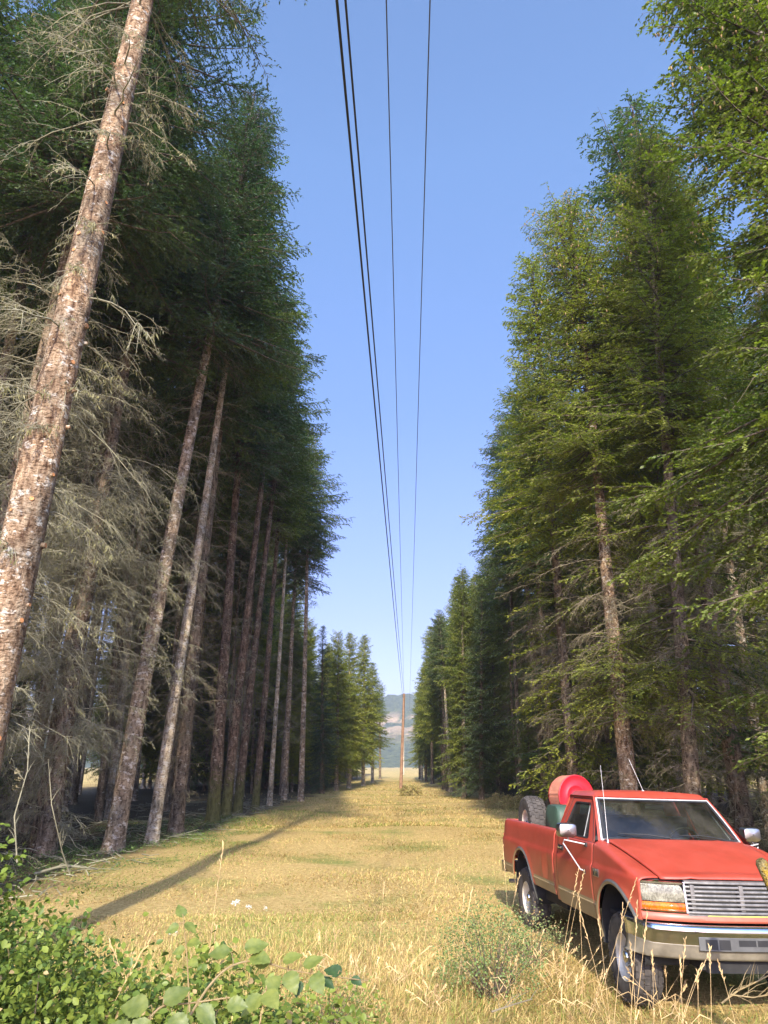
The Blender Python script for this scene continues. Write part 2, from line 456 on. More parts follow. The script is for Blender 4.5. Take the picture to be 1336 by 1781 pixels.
def crown_mesh(name, seed, H, z0, R, nb, dens=11.0, leaf=0.15, lw=0.027, step=0.043, low=None, mats=('needles',), cones=0, top_pow=0.7, gap=0.12, twist=0.0, zt=0.0):
    """live branches with needle sprays round a stem standing at the origin; low=(zlow, count, Rlow)"""
    r = np.random.default_rng(seed)
    t = np.sort(r.random(nb) ** 0.9)
    z = z0 + (H - z0 - 0.15) * t
    L = R * ((1 - t) ** top_pow * 0.95 + 0.06) * r.uniform(0.68, 1.12, nb) * (0.6 + 0.4 * np.minimum(1, t / 0.10))
    e0 = np.radians(-14 + 55 * t ** 1.2) + r.normal(0, 0.12, nb)
    az = np.arange(nb) * 2.39996 + r.normal(0, 0.35, nb)
    L *= (1 + 0.16 * np.sin(az * 2 + z * 0.9 + seed)) * (1 + 0.20 * np.sin(az + z * 0.55 + seed * 1.7))
    if low:
        zl, nl, Rl = low
        z = np.concatenate([z, r.uniform(zl, z0, nl)]); L = np.concatenate([L, Rl * r.uniform(0.45, 1.1, nl)])
        e0 = np.concatenate([e0, np.radians(r.uniform(-22, 0, nl))]); az = np.concatenate([az, r.uniform(0, 6.283, nl)])
    nb = len(z)
    h = np.stack([np.cos(az), np.sin(az), np.zeros(nb)], 1); lat = np.stack([-np.sin(az), np.cos(az), np.zeros(nb)], 1)
    def bp(i, s):
        rad = L[i] * s
        zz = z[i] + L[i] * (np.tan(e0[i]) * s - 0.26 * s ** 2 + 0.17 * s ** 4)
        return np.stack([h[i, 0] * rad, h[i, 1] * rad, zz], 1) + lat[i] * (np.sin(s * 3 + i)[:, None] * 0.06 * L[i][:, None])
    ntw = np.maximum(7, (L * dens).astype(int))
    bi = np.repeat(np.arange(nb), ntw)
    k = np.arange(len(bi)) - np.repeat(np.cumsum(ntw) - ntw, ntw)
    s = 0.10 + 0.90 * (k + r.random(len(bi)) * 0.8) / ntw[bi]
    s = np.minimum(s, 1.0)
    side = np.where(k % 2 == 0, 1.0, -1.0)
    p0 = bp(bi, s)
    td = h[bi] * r.uniform(0.45, 1.0, len(bi))[:, None] + lat[bi] * (side * r.uniform(0.5, 1.1, len(bi)))[:, None]
    td[:, 2] = r.normal(-0.12, 0.28, len(bi))
    td = norm(td)
    lt = (L[bi] * 0.34 * (1.08 - s) + 0.16) * r.uniform(0.7, 1.25, len(bi))
    keep = r.random(len(bi)) > gap
    bi, p0, td, lt, s = bi[keep], p0[keep], td[keep], lt[keep], s[keep]
    nlf = np.maximum(5, (lt / step).astype(int)) 
    ti = np.repeat(np.arange(len(lt)), nlf)
    kk = np.arange(len(ti)) - np.repeat(np.cumsum(nlf) - nlf, nlf)
    u = (kk + r.random(len(ti))) / nlf[ti]
    q0 = p0[ti] + td[ti] * (lt[ti] * u)[:, None]
    q0[:, 2] -= 0.28 * lt[ti] * u ** 2
    perp = norm(np.cross(td[ti], np.array([0, 0, 1.0])))
    sd = np.where(kk % 2 == 0, 1.0, -1.0)
    ld = norm(td[ti] * 0.9 + perp * (sd * r.uniform(0.2, 0.9, len(ti)))[:, None] + np.array([0, 0, -0.18]) + r.normal(0, 0.24, (len(ti), 3)))
    ll = leaf * r.uniform(0.6, 1.25, len(ti)) * (1 - 0.3 * u)
    nrm = norm(np.cross(ld, perp) + r.normal(0, 0.5, (len(ti), 3)))
    wd = norm(np.cross(ld, nrm)) * (lw * r.uniform(0.7, 1.3, len(ti)))[:, None]
    a = q0 - ld * (ll * 0.1)[:, None]; c = q0 + ld * ll[:, None]; m_ = q0 + ld * (ll * 0.42)[:, None]
    V = np.stack([a, m_ + wd, c, m_ - wd], 1).reshape(-1, 3)
    Q = np.arange(len(V)).reshape(-1, 4)
    qm = np.zeros(len(Q), dtype=np.int32)
    parts_v, parts_q, parts_m = [V], [Q], [qm]
    off = len(V)
    # woody branch stems
    ss = np.linspace(0, 1, 6)
    P = np.stack([bp(np.arange(nb), np.full(nb, x)) for x in ss], 1)
    Rd = (0.008 + 0.011 * L)[:, None] * (1.05 - ss)[None, :]
    v, q = tubes_np(P, Rd, 4)
    parts_v.append(v); parts_q.append(q + off); parts_m.append(np.ones(len(q), dtype=np.int32)); off += len(v)
    # twig stems
    e = p0 + td * lt[:, None] * 0.9; e[:, 2] -= 0.2 * lt
    mid = p0 + td * lt[:, None] * 0.5; mid[:, 2] -= 0.06 * lt
    v, q = tubes_np(np.stack([p0, mid, e], 1), np.tile(np.array([0.006, 0.004, 0.0015]), (len(p0), 1)), 3)
    parts_v.append(v); parts_q.append(q + off); parts_m.append(np.ones(len(q), dtype=np.int32)); off += len(v)
    if cones:
        pick = r.choice(len(p0), cones, p=(np.clip(p0[:, 2] - (z0 + 0.35 * (H - z0)), 0.01, None) ** 1.0) / np.sum(np.clip(p0[:, 2] - (z0 + 0.35 * (H - z0)), 0.01, None)))
        c0 = p0[pick] + td[pick] * lt[pick][:, None] * r.uniform(0.3, 0.95, (cones, 1)); c0[:, 2] -= 0.1 * lt[pick]
        P = np.stack([c0, c0 + [0, 0, -0.035], c0 + [0, 0, -0.09], c0 + [0, 0, -0.13]], 1)
        v, q = tubes_np(P, np.tile(np.array([0.006, 0.022, 0.02, 0.004]), (cones, 1)), 5)
        parts_v.append(v); parts_q.append(q + off); parts_m.append(np.full(len(q), 2, dtype=np.int32)); off += len(v)
    me = np_mesh(name, np.concatenate(parts_v), np.concatenate(parts_q), qmat=np.concatenate(parts_m))
    me.materials.append(M[mats[0]]); me.materials.append(M['twig']); me.materials.append(M['cones'])
    return me

def dead_mesh(name, seed, z0, z1, R, nb, sub=14, fine=3, lich=0.25, mat='dead_twig', sag=0.55, rb=0.011):
    r = np.random.default_rng(seed)
    z = r.uniform(z0, z1, nb)
    az = r.uniform(0, 6.283, nb)
    L = R * r.uniform(0.35, 1.1, nb) * (0.55 + 0.45 * (z - z0) / max(0.1, z1 - z0))
    h = np.stack([np.cos(az), np.sin(az), np.zeros(nb)], 1); lat = np.stack([-np.sin(az), np.cos(az), np.zeros(nb)], 1)
    e0 = r.uniform(-0.25, 0.55, nb); dr = r.uniform(0.15, sag, nb); wv = r.normal(0, 0.18, nb)
    def bp(i, s):
        p = h[i] * (L[i] * s)[:, None] + lat[i] * (L[i] * wv[i] * s ** 1.7)[:, None]
        p[:, 2] = z[i] + L[i] * (e0[i] * s - dr[i] * 1.4 * s ** 2)
        return p
    ss = np.linspace(0, 1, 8)
    P = np.stack([bp(np.arange(nb), np.full(nb, x)) for x in ss], 1)
    P[:, 1:] += r.normal(0, 0.012, P[:, 1:].shape) * L[:, None, None]
    v, q = tubes_np(P, ((rb * 0.6 + rb * 0.35 * L)[:, None] * (1.08 - ss)[None, :]), 4)
    vs, qs = [v], [q]; off = len(v)
    bi = np.repeat(np.arange(nb), sub)
    s = r.uniform(0.18, 1.0, len(bi))
    p0 = bp(bi, s)
    sd = np.where(r.random(len(bi)) > 0.5, 1.0, -1.0)
    td = h[bi] * r.uniform(0.3, 1.0, (len(bi), 1)) + lat[bi] * (sd * r.uniform(0.35, 1.0, len(bi)))[:, None]
    td[:, 2] = r.normal(-0.05, 0.35, len(bi)); td = norm(td)
    lt = (0.16 + L[bi] * 0.34 * (1.1 - s)) * r.uniform(0.5, 1.3, len(bi))
    us = np.array([0, 0.35, 0.7, 1.0])
    dz = r.uniform(0.15, 0.95, len(bi))
    def tp(i, u):
        p = p0[i] + td[i] * (lt[i] * u)[:, None]
        p[:, 2] -= dz[i] * lt[i] * u ** 2
        return p
    P2 = np.stack([tp(np.arange(len(bi)), np.full(len(bi), x)) for x in us], 1)
    v, q = tubes_np(P2, np.tile(np.array([0.0050, 0.0042, 0.003, 0.0015]), (len(bi), 1)), 3)
    vs.append(v); qs.append(q + off); off += len(v)
    if fine:
        fi = np.repeat(np.arange(len(bi)), fine)
        u = r.uniform(0.2, 1.0, len(fi)); f0 = tp(fi, u)
        fd = norm(td[fi] * 0.5 + r.normal(0, 0.55, (len(fi), 3)) + [0, 0, -0.35])
        fl = lt[fi] * 0.4 * r.uniform(0.5, 1.2, len(fi))
        f1 = f0 + fd * (fl * 0.55)[:, None]; f2 = f0 + fd * fl[:, None]; f2[:, 2] -= 0.3 * fl
        v, q = tubes_np(np.stack([f0, f1, f2], 1), np.tile(np.array([0.0030, 0.0022, 0.0012]), (len(fi), 1)), 3)
        vs.append(v); qs.append(q + off); off += len(v)
    qm = np.zeros(sum(len(x) for x in qs), dtype=np.int32)
    if lich > 0:
        nl = int(len(bi) * lich * 6)
        i = r.integers(0, len(bi), nl); c0 = tp(i, r.uniform(0.1, 1, nl))
        d = norm(r.normal(0, 0.35, (nl, 3)) + [0, 0, -1]); ln = r.uniform(0.04, 0.12, nl)
        w = norm(np.cross(d, r.normal(0, 1, (nl, 3)))) * r.uniform(0.004, 0.011, nl)[:, None]
        mm = c0 + d * (ln * 0.4)[:, None]
        V = np.stack([c0, mm + w, c0 + d * ln[:, None], mm - w], 1).reshape(-1, 3)
        vs.append(V); qs.append(np.arange(len(V)).reshape(-1, 4) + off); qm = np.concatenate([qm, np.ones(nl, dtype=np.int32)])
    me = np_mesh(name, np.concatenate(vs), np.concatenate(qs), qmat=qm)
    me.materials.append(M[mat]); me.materials.append(M['lichen'])
    return me

def trunk_mesh(name, seed, H, rb, mat='bark', sides=14, rings=30, bend=0.12, rough=0.03, moss=0.0, rtop=0.02):
    r = np.random.default_rng(seed)
    zs = np.concatenate([[-0.4, 0.0, 0.12, 0.3, 0.6], np.linspace(1.0, H, rings)])
    fl = 1 + 0.35 * np.exp(-np.clip(zs, 0, None) / 0.28)
    rad = (rtop + (rb - rtop) * (1 - np.clip(zs, 0, H) / H) ** 0.85) * fl
    ph = r.uniform(0, 6.28, 4)
    cx = bend * (np.sin(zs / H * 5.0 + ph[0]) - np.sin(ph[0])) ; cy = bend * (np.sin(zs / H * 4.0 + ph[1]) - np.sin(ph[1]))
    an = np.arange(sides) * 2 * np.pi / sides
    rr = rad[:, None] * (1 + rough * np.sin(an[None, :] * 3 + ph[2] + zs[:, None] * 0.3) + rough * r.normal(0, 0.7, (len(zs), sides)))
    V = np.stack([cx[:, None] + rr * np.cos(an), cy[:, None] + rr * np.sin(an), np.broadcast_to(zs[:, None], rr.shape)], -1)
    idx = np.arange(len(zs) * sides).reshape(len(zs), sides)
    a, d = idx[:-1], idx[1:]
    q = np.stack([a, np.roll(a, -1, 1), np.roll(d, -1, 1), d], -1)
    zq = np.broadcast_to(zs[:-1, None], (len(zs) - 1, sides))
    mi = np.zeros((len(zs) - 1, sides), dtype=np.int32)
    me = np_mesh(name, V.reshape(-1, 3), q.reshape(-1, 4), qmat=mi.ravel(), smooth=True)
    me.materials.append(M['bark_mossy' if moss > 0 else mat])
    return me

NH = 26.0
CROWN = {
    'high0': crown_mesh('crown_high', 11, NH, 15.5, 3.1, 210, top_pow=.55),
    'high1': crown_mesh('crown_high', 12, NH, 16.5, 2.8, 200, mats=('needles_cool',), top_pow=.55),
    'high2': crown_mesh('crown_high', 13, NH, 14.5, 3.3, 230, mats=('needles_cool',), top_pow=.6),
    'high3': crown_mesh('crown_high', 14, NH, 16.0, 2.9, 200, cones=150, top_pow=.5),
    'mid0': crown_mesh('crown_mid', 21, NH, 12.0, 2.9, 270, top_pow=.45, low=(2.0, 46, 2.7), mats=('needles_bright',), cones=250),
    'mid1': crown_mesh('crown_mid', 22, NH, 12.5, 3.0, 260, top_pow=.45, low=(2.5, 34, 2.6)),
    'mid2': crown_mesh('crown_mid', 23, NH, 11.0, 2.7, 270, top_pow=.45, low=(1.6, 52, 2.5), mats=('needles_bright',)),
    'full0': crown_mesh('crown_full', 31, NH, 1.2, 3.0, 420, mats=('needles_bright',), top_pow=0.62),
    'full1': crown_mesh('crown_full', 32, NH, 0.9, 3.1, 420, mats=('needles_cool',), top_pow=0.6),
    'far0': crown_mesh('crown_far', 61, NH, 4.0, 3.6, 420, mats=('needles_bright',), top_pow=0.5, leaf=.17, lw=.034),
    'far1': crown_mesh('crown_far', 62, NH, 2.0, 3.4, 430, mats=('needles_bright',), top_pow=0.48, leaf=.17, lw=.034),
    'far2': crown_mesh('crown_far', 63, NH, 7.5, 3.5, 380, mats=('needles_bright',), top_pow=0.5, leaf=.17, lw=.034),
    'near_left': crown_mesh('crown_near', 41, NH, 14.5, 3.7, 270, dens=13, leaf=0.11, lw=0.017, step=0.032, mats=('needles_cool',), gap=0.2),
    'near_right': crown_mesh('crown_near', 42, 26.0, 6.0, 3.9, 400, dens=13, leaf=0.115, lw=0.024, step=0.032, low=(3.0, 34, 3.6), mats=('needles_bright',), cones=800, gap=0.2, top_pow=0.8),
    'near_mid': crown_mesh('crown_near', 43, NH, 12.5, 3.1, 340, top_pow=0.42, dens=13, leaf=0.11, lw=0.02, step=0.036, low=(3.6, 60, 2.9), mats=('needles_bright',), cones=500, gap=0.15),
}
DEAD = {
    'a': dead_mesh('dead_branches', 51, 0.8, 17, 2.6, 120, 13, 3),
    'b': dead_mesh('dead_branches', 52, 1.2, 16, 2.3, 95, 12, 3, mat='dead_twig_warm'),
    'c': dead_mesh('dead_branches', 53, 0.6, 15, 3.0, 150, 14, 3),
    'sparse': dead_mesh('dead_branches', 54, 3.5, 18, 1.5, 70, 8, 2, lich=0.15),
    'low': dead_mesh('dead_branches', 55, 0.8, 11, 2.6, 110, 13, 3, mat='dead_twig_warm'),
    'dense': dead_mesh('dead_branches', 56, 0.4, 13, 3.6, 190, 17, 4, lich=0.5),
}
TR = {k: trunk_mesh('trunk', 60 + i, NH, rb, m, bend=b, moss=ms) for i, (k, rb, m, b, ms) in enumerate([
    ('std0', 0.22, 'bark', 0.10, 0.0), ('std1', 0.19, 'bark_pale', 0.14, 0.0), ('std2', 0.24, 'bark_dark', 0.08, 0.0), ('thin', 0.14, 'bark_dark', 0.2, 0.0)])}

def tree(x, y, crown, trunk, dead=None, scale=1.0, rz=0.0, lean=(0, 0), label=None, group=None, name='conifer_tree'):
    z = float(ground_z(x, y)) - 0.03
    # lean: metres the top moves in x and y
    root = empty(name, (x, y, z), (math.atan2(-lean[1], NH), math.atan2(lean[0], NH), 0), scale)
    tag(root, label, 'tree', group)
    t = link_mesh('trunk', TR[trunk] if isinstance(trunk, str) else trunk, None, root)
    if crown:
        c = link_mesh('crown', CROWN[crown] if isinstance(crown, str) else crown, None, root); c.rotation_euler.z = rz
    if dead:
        d = link_mesh('dead_branches', DEAD[dead] if isinstance(dead, str) else dead, None, root); d.rotation_euler.z = rz * 1.7 + 1
    return root

def lean_from(bx, D, z0, px, py):
    """lean so that the trunk of a tree at (bx, D) passes under photo pixel (px, py)"""
    p = at(px, py, D)
    return ((p.x - bx) / (p.z - z0) * NH, 0.0)

# ---- left front row: (base pixel, distance, upper pixel, base radius, bark, crown, dead, scale, label)
def front(base, D, up, rb, mat, crown, dead, scale, label, rz, moss=0.0, seed=0, name='conifer_tree', bend=0.05):
    b = at(base[0], base[1], D)
    tm = trunk_mesh('trunk', 200 + seed, NH, rb / scale, mat, sides=18, rings=46, bend=bend, moss=moss)
    g = float(ground_z(b.x, D))
    return tree(b.x, D, crown, tm, dead, scale, rz, lean_from(b.x, D, g, *up), label, 'conifers along the edges of the cut', name)

# the big near trunk at the left edge
def big_left():
    D = 8.5
    x0 = -4.72
    tm = trunk_mesh('trunk', 300, 27, 0.285, 'bark_big', sides=36, rings=150, bend=0.03, rough=0.012, rtop=0.05)
    cm = crown_mesh('crown', 301, 27, 16.0, 3.2, 200, dens=12, leaf=0.10, lw=0.015, step=0.035, mats=('needles_cool',), gap=0.2)
    root = tree(x0, D, cm, tm, None, 1.0, 0.3, (0.9, 0), 'thick pale leaning trunk with orange branch stubs, nearest the camera at left', None, 'spruce_tree')
    dm = dead_mesh('dead_branches', 302, 4.2, 16, 2.3, 46, 14, 4, lich=0.9, sag=0.5, rb=0.014)
    # keep the dead limbs mostly on the forest side
    d = link_mesh('dead_branches', dm, None, root)
    r = random.Random(5)
    for k in range(46):
        z = 2.5 + k * 0.33 + r.uniform(-0.1, 0.1)
        a = r.uniform(-math.pi * 1.0, 0.25) if r.random() < 0.8 else r.uniform(0, 6.28)
        rr = (0.05 + 0.235 * (1 - z / 27) ** 0.85)
        L = r.uniform(0.025, 0.055); s = r.uniform(0.018, 0.036)
        b = MB()
        d0 = Vector((math.cos(a), math.sin(a), 0.15)).normalized()
        p = Vector((math.cos(a) * (rr - 0.02), math.sin(a) * (rr - 0.02), z))
        b.tube([p, p + d0 * (L * 0.7), p + d0 * (L + 0.02)], [s * 1.5, s * 1.15, s], 10, 0, caps=False)
        e = p + d0 * (L + 0.021)
        t1 = d0.cross(Vector((0, 0, 1))).normalized(); t2 = d0.cross(t1)
        b.add([e + (t1 * math.cos(q * math.pi / 5) + t2 * math.sin(q * math.pi / 5)) * s for q in range(10)], [tuple(range(10))], 1)
        b.build('branch_stub', [M['bark_big'], M['cut_wood']], root)
    return root
big_left()

LF = [
 ((195,1480), 21.1, (388,440), .27, 'bark', 'near_left', 'sparse', 1.08, 'tall reddish-grey trunk, second from the left, its foot in the low green weeds', 0.4, 0.0, 'spruce_tree'),
 ((264,1463), 23.3, (404,560), .19, 'bark_pale', 'high0', 'sparse', 1.06, 'slim pale trunk leaning right just behind the reddish one, third from the left', 1.1, 0.0, 'conifer_tree'),
 ((370,1428), 31.0, (428,680), .27, 'bark_pale', 'high2', 'sparse', 1.06, 'stout trunk with a wide mossy foot, fourth along the left row', 2.1, 1.6, 'conifer_tree'),
 ((391,1424), 33.0, (463,745), .23, 'bark_pale', 'high1', 'sparse', 1.04, 'mossy-footed dark trunk close behind the stout mossy one in the left row', 0.2, 2.2, 'conifer_tree'),
 ((413,1411), 37.5, (477,826), .23, 'bark_pale', 'high3', 'sparse', 1.04, 'pale grey trunk, sixth along the left row', 3.0, 0.8, 'conifer_tree'),
 ((444,1402), 41.5, (482,925), .21, 'bark_pale', 'high0', 'sparse', 1.0, 'speckled trunk, seventh along the left row', 4.4, 0.5, 'conifer_tree'),
 ((469,1397), 45.0, (497,945), .16, 'bark_pale', 'high1', 'sparse', 1.0, 'very thin trunk, eighth along the left row', 5.0, 0.0, 'conifer_tree'),
 ((494,1389), 51.0, (515,1010), .20, 'bark', 'high2', 'sparse', 0.98, 'dark trunk just left of the last bare trunk in the left row', 0.9, 0.0, 'conifer_tree'),
 ((523,1394), 48.5, (534,960), .20, 'bark', 'high3', 'sparse', 1.0, 'last bare trunk of the left row, standing forward at the meadow edge', 2.6, 0.0, 'conifer_tree'),
 ((560,1378), 62.0, (562,1120), .20, 'bark_dark', 'full1', None, 0.53, 'dark short conifer leafy to the ground, next after the left row of bare trunks', 1.3, 0.0, 'conifer_tree'),
 ((585,1373), 70.0, (588,1150), .20, 'bark', 'far1', None, 0.57, 'yellow-green conifer beside the dark leafy one on the left', 0.5, 0.0, 'conifer_tree'),
 ((607,1369), 76.0, (608,1150), .24, 'bark_pale', 'far0', None, 0.60, 'sunlit conifer with a reddish lower trunk, far along the left side', 2.2, 0.0, 'conifer_tree'),
 ((632,1364), 86.0, (633,1200), .22, 'bark_pale', 'far0', None, 0.66, 'bright far conifer with a pale bare trunk on the left side', 3.2, 0.0, 'conifer_tree'),
 ((648,1359), 99.0, (648,1220), .22, 'bark_pale', 'far2', None, 0.60, 'second to last sunlit conifer on the far left side', 4.0, 0.0, 'conifer_tree'),
 ((661,1352), 126.0, (661,1240), .22, 'bark_dark', 'high0', None, 0.61, 'farthest left conifer, a dark bare stem under a round crown beside the hill gap', 0.0, 0.0, 'conifer_tree'),
]
for i, (b, D, up, rb, mat, cr, de, sc, lab, rz, ms, nm) in enumerate(LF):
    front(b, D, up, rb, mat, cr, de, sc, lab, rz, ms, i, nm, 0.04)

RF = [
 ((1108,1500), 19.0, (1026,720), .23, 'bark_big', 'near_mid', 'low', 0.78, 'sunlit reddish trunk right behind the truck cab with yellow-green side sprays', 0.4, 0.0, 'spruce_tree'),
 ((1215,1520), 17.6, (1154,680), .20, 'bark_dark', 'near_mid', 'low', 0.82, 'tall conifer with the highest rounded top, behind and right of the truck roof', 2.4, 0.0, 'conifer_tree'),
 ((908,1398), 46.0, (884,940), .15, 'bark_dark', 'high3', 'sparse', 0.98, 'slender straight trunk just left of the spare tyre', 1.0, 0.0, 'conifer_tree'),
 ((950,1402), 43.0, (912,940), .20, 'bark', 'mid1', 'b', 1.02, 'trunk with pale patches above the spare tyre', 3.0, 0.0, 'conifer_tree'),
 ((965,1410), 38.0, (932,960), .17, 'bark', 'mid1', 'low', 0.96, 'trunk with low leafy sprays above the hose reel', 4.5, 0.0, 'conifer_tree'),
 ((838,1395), 51.0, (838,1180), .18, 'bark_dark', 'full1', None, 0.60, 'dark low conifer leafy to the ground at the right meadow edge', 0.3, 0.0, 'conifer_tree'),
 ((808,1392), 55.0, (806,1150), .20, 'bark', 'far1', None, 0.66, 'bright yellow-green conifer left of the dark low one on the right side', 1.9, 0.0, 'conifer_tree'),
 ((785,1377), 64.0, (772,1190), .17, 'bark_pale', 'high0', 'sparse', 0.60, 'first of the cluster of thin bare trunks midway along the right side', 0.7, 0.0, 'conifer_tree'),
 ((779,1374), 68.0, (768,1190), .17, 'bark_dark', 'high3', 'sparse', 0.60, 'middle one of the cluster of thin bare trunks on the right side', 2.9, 0.0, 'conifer_tree'),
 ((772,1371), 74.0, (764,1190), .17, 'bark_dark', 'far2', 'sparse', 0.62, 'last of the cluster of thin bare trunks on the right side', 5.2, 0.0, 'conifer_tree'),
 ((752,1362), 92.0, (750,1200), .2, 'bark_dark', 'far2', None, 0.74, 'sunlit far conifer on the right, taller than those nearer the hill', 3.7, 0.0, 'conifer_tree'),
 ((741,1358), 106.0, (740,1210), .2, 'bark_dark', 'far0', None, 0.64, 'third from the far end of the right side, a sunlit conifer', 1.1, 0.0, 'conifer_tree'),
 ((734,1355), 118.0, (732,1240), .2, 'bark_pale', 'far2', None, 0.56, 'far right conifer with a pale trunk, next to the last one', 2.0, 0.0, 'conifer_tree'),
 ((730,1352), 128.0, (729,1250), .2, 'bark_dark', 'high3', None, 0.52, 'farthest right conifer with a dark bare stem beside the hill gap', 0.2, 0.0, 'conifer_tree'),
]
for i, (b, D, up, rb, mat, cr, de, sc, lab, rz, ms, nm) in enumerate(RF):
    front(b, D, up, rb, mat, cr, de, sc, lab, rz, ms, 40 + i, nm, 0.05)

tree(at(1190, 1400, 25).x, 25, 'mid0', 'std1', 'low', 0.86, 2.2, (0, 0), 'conifer whose crown fills the gap between the highest rounded top and the right edge tree', 'conifers along the edges of the cut')
tree(at(1010, 1400, 24).x, 24.5, 'mid2', 'std2', 'low', 0.86, 4.2, (0, 0), 'leafy conifer standing just left of the sunlit trunk behind the cab', 'conifers along the edges of the cut')
tree(at(1290, 1400, 20).x, 20, 'mid1', 'std2', 'c', 1.0, 1.2, (0, 0), 'dark conifer behind the passenger mirror at the right', 'conifers along the edges of the cut')

for (X, D, c, s, lab) in [(8.6, 15.5, 'far1', .20, 'small young conifer just behind the truck cab on the right'), (10.3, 17.5, 'full1', .30, 'young conifer with low sprays behind the passenger mirror'),
    (8.4, 23.0, 'full0', .26, 'young leafy conifer in the shade behind the truck bed'), (9.4, 28.0, 'full1', .34, 'dark young conifer left of the truck, behind the spare tyre'), (9.0, 34.0, 'far1', .36, 'young conifer at the shaded right edge, before the low leafy one'),
    (12.4, 14.5, 'full0', .34, 'young conifer at the right edge behind the truck hood'), (7.9, 40.5, 'full0', .30, 'small yellowish conifer on the right meadow edge')]:
    tree(X, D, c, 'thin', None, s, X * 3, (0, 0), lab, 'young conifers under the right stand')

# near right tree whose trunk stands just outside the frame
tm = trunk_mesh('trunk', 400, 25, 0.26, 'bark', sides=20, rings=60, bend=0.05)
tree(8.6, 11.0, 'near_right', tm, 'low', 1.0, 0.8, (-0.4, 0), 'big drooping conifer filling the right edge, hung with tan cones near its top', None, 'spruce_tree')

# trees standing deeper in the stands
rt = random.Random(77)
taken = []
for o in list(bpy.data.objects):
    if o.type == 'EMPTY' and o.get('category') == 'tree': taken.append((o.location.x, o.location.y))
def free(x, y, d): return all((x - a) ** 2 + (y - b) ** 2 > d * d for a, b in taken)
def interior(side, x, y, kinds, deads, label, group, sc=(0.9, 1.08)):
    taken.append((x, y))
    tree(x, y, rt.choice(kinds), rt.choice(['std0', 'std1', 'std2', 'thin', 'std2']), rt.choice(deads), rt.uniform(*sc), rt.uniform(0, 6.28), (rt.uniform(-.7, .7), rt.uniform(-.7, .7)), label, group)
# special interior trees near the left edge
for (px, py, D, cr, de, lab) in [
    (100, 645, 13.8, 'near_left', 'sparse', 'dark trunk rising close behind the thick pale leaning trunk'),
    (165, 900, 20.0, 'near_left', 'dense', 'shaded trunk half hidden in grey dead twigs right of the big leaning trunk'),
    (-60, 1250, 15.0, 'near_left', 'dense', 'dim trunk low at the left edge wrapped in tangled dead branches'),
    (312, 1380, 26.0, 'high2', 'b', 'dark interior trunk seen between the slim pale trunk and the stout mossy one'),
    (90, 1330, 21.0, 'high2', 'dense', 'dim trunk in the tangle left of the reddish second trunk')]:
    p = at(px, py, D); taken.append((p.x, D))
    tree(p.x, D, cr, 'std2', de, 1.05, px * 0.1, (0.3, 0), lab, 'conifers inside the left stand')
for (X, D, c, s) in [(-14.5, 17.5, 'full1', .75), (-18, 22, 'full0', .8), (-21, 17, 'full1', .8), (-15.5, 27, 'full1', .8), (-22, 30, 'full1', .9), (-19, 38, 'full0', .9)]:
    tree(X, D, c, 'std2', 'dense', s, X, (0, 0), 'shaded conifer deeper inside the left stand, behind the front row', 'conifers inside the left stand'); taken.append((X, D))
def scatter(side, y0, y1, rows, gap, first):
    y = y0
    while y < y1:
        for k in range(rows):
            edge = first(y)
            x = side * (edge + 1.4 + k * gap + rt.uniform(-0.8, 0.8)) + y * 0.022
            yy = y + rt.uniform(-1.2, 1.2)
            if free(x, yy, 1.9):
                if side < 0:
                    kinds = ['high0', 'high1', 'high2', 'high3'] if y < 60 else ['far0', 'far1', 'far2', 'mid2', 'full1']
                    sc = (0.98, 1.12) if y < 56 else ((0.9, 1.0) if (y < 80 and k > 0) else (0.5, 0.62))
                    deads = ['c', 'a', 'dense'] if y < 26 else (['sparse', 'b', 'sparse'] if y < 70 else [None])
                    interior(side, x, yy, kinds, deads, 'shaded conifer deeper inside the left stand, behind the front row', 'conifers inside the left stand', sc)
                else:
                    kinds = ['mid0', 'mid1', 'mid2', 'high3'] if y < 60 else ['far0', 'far1', 'far2', 'mid0', 'full1']
                    sc = (0.84, 0.98) if y < 35 else ((0.86, 0.98) if y < 48 else (0.70, 0.84))
                    deads = ['low', 'c', 'b'] if y < 40 else (['b', 'low', None] if y < 70 else [None])
                    interior(side, x, yy, kinds, deads, 'shaded conifer deeper inside the right stand, behind its front trees', 'conifers inside the right stand', sc)
        y += gap * (0.95 if y < 50 else 0.85)
scatter(-1, 10.5, 132, 5, 4.0, lambda y: 10.8 if y < 56 else (8.2 - (y - 56) * 0.03))
scatter(1, 15.0, 132, 5, 4.0, lambda y: 9.2 if y < 48 else (7.0 - (y - 48) * 0.042))
# trees behind the camera's left side: off-frame neighbours that shade the stand
for (x, y) in [(-13, 1.5), (-17, -4), (-16, 6.5), (-21, 3), (-9.8, -12)]:
    tree(x, y, rt.choice(['high2', 'mid1']), 'std2', 'a', 1.0, x, (0, 0), 'conifer outside the photo, beyond its left edge beside the camera', 'conifers beside the camera')

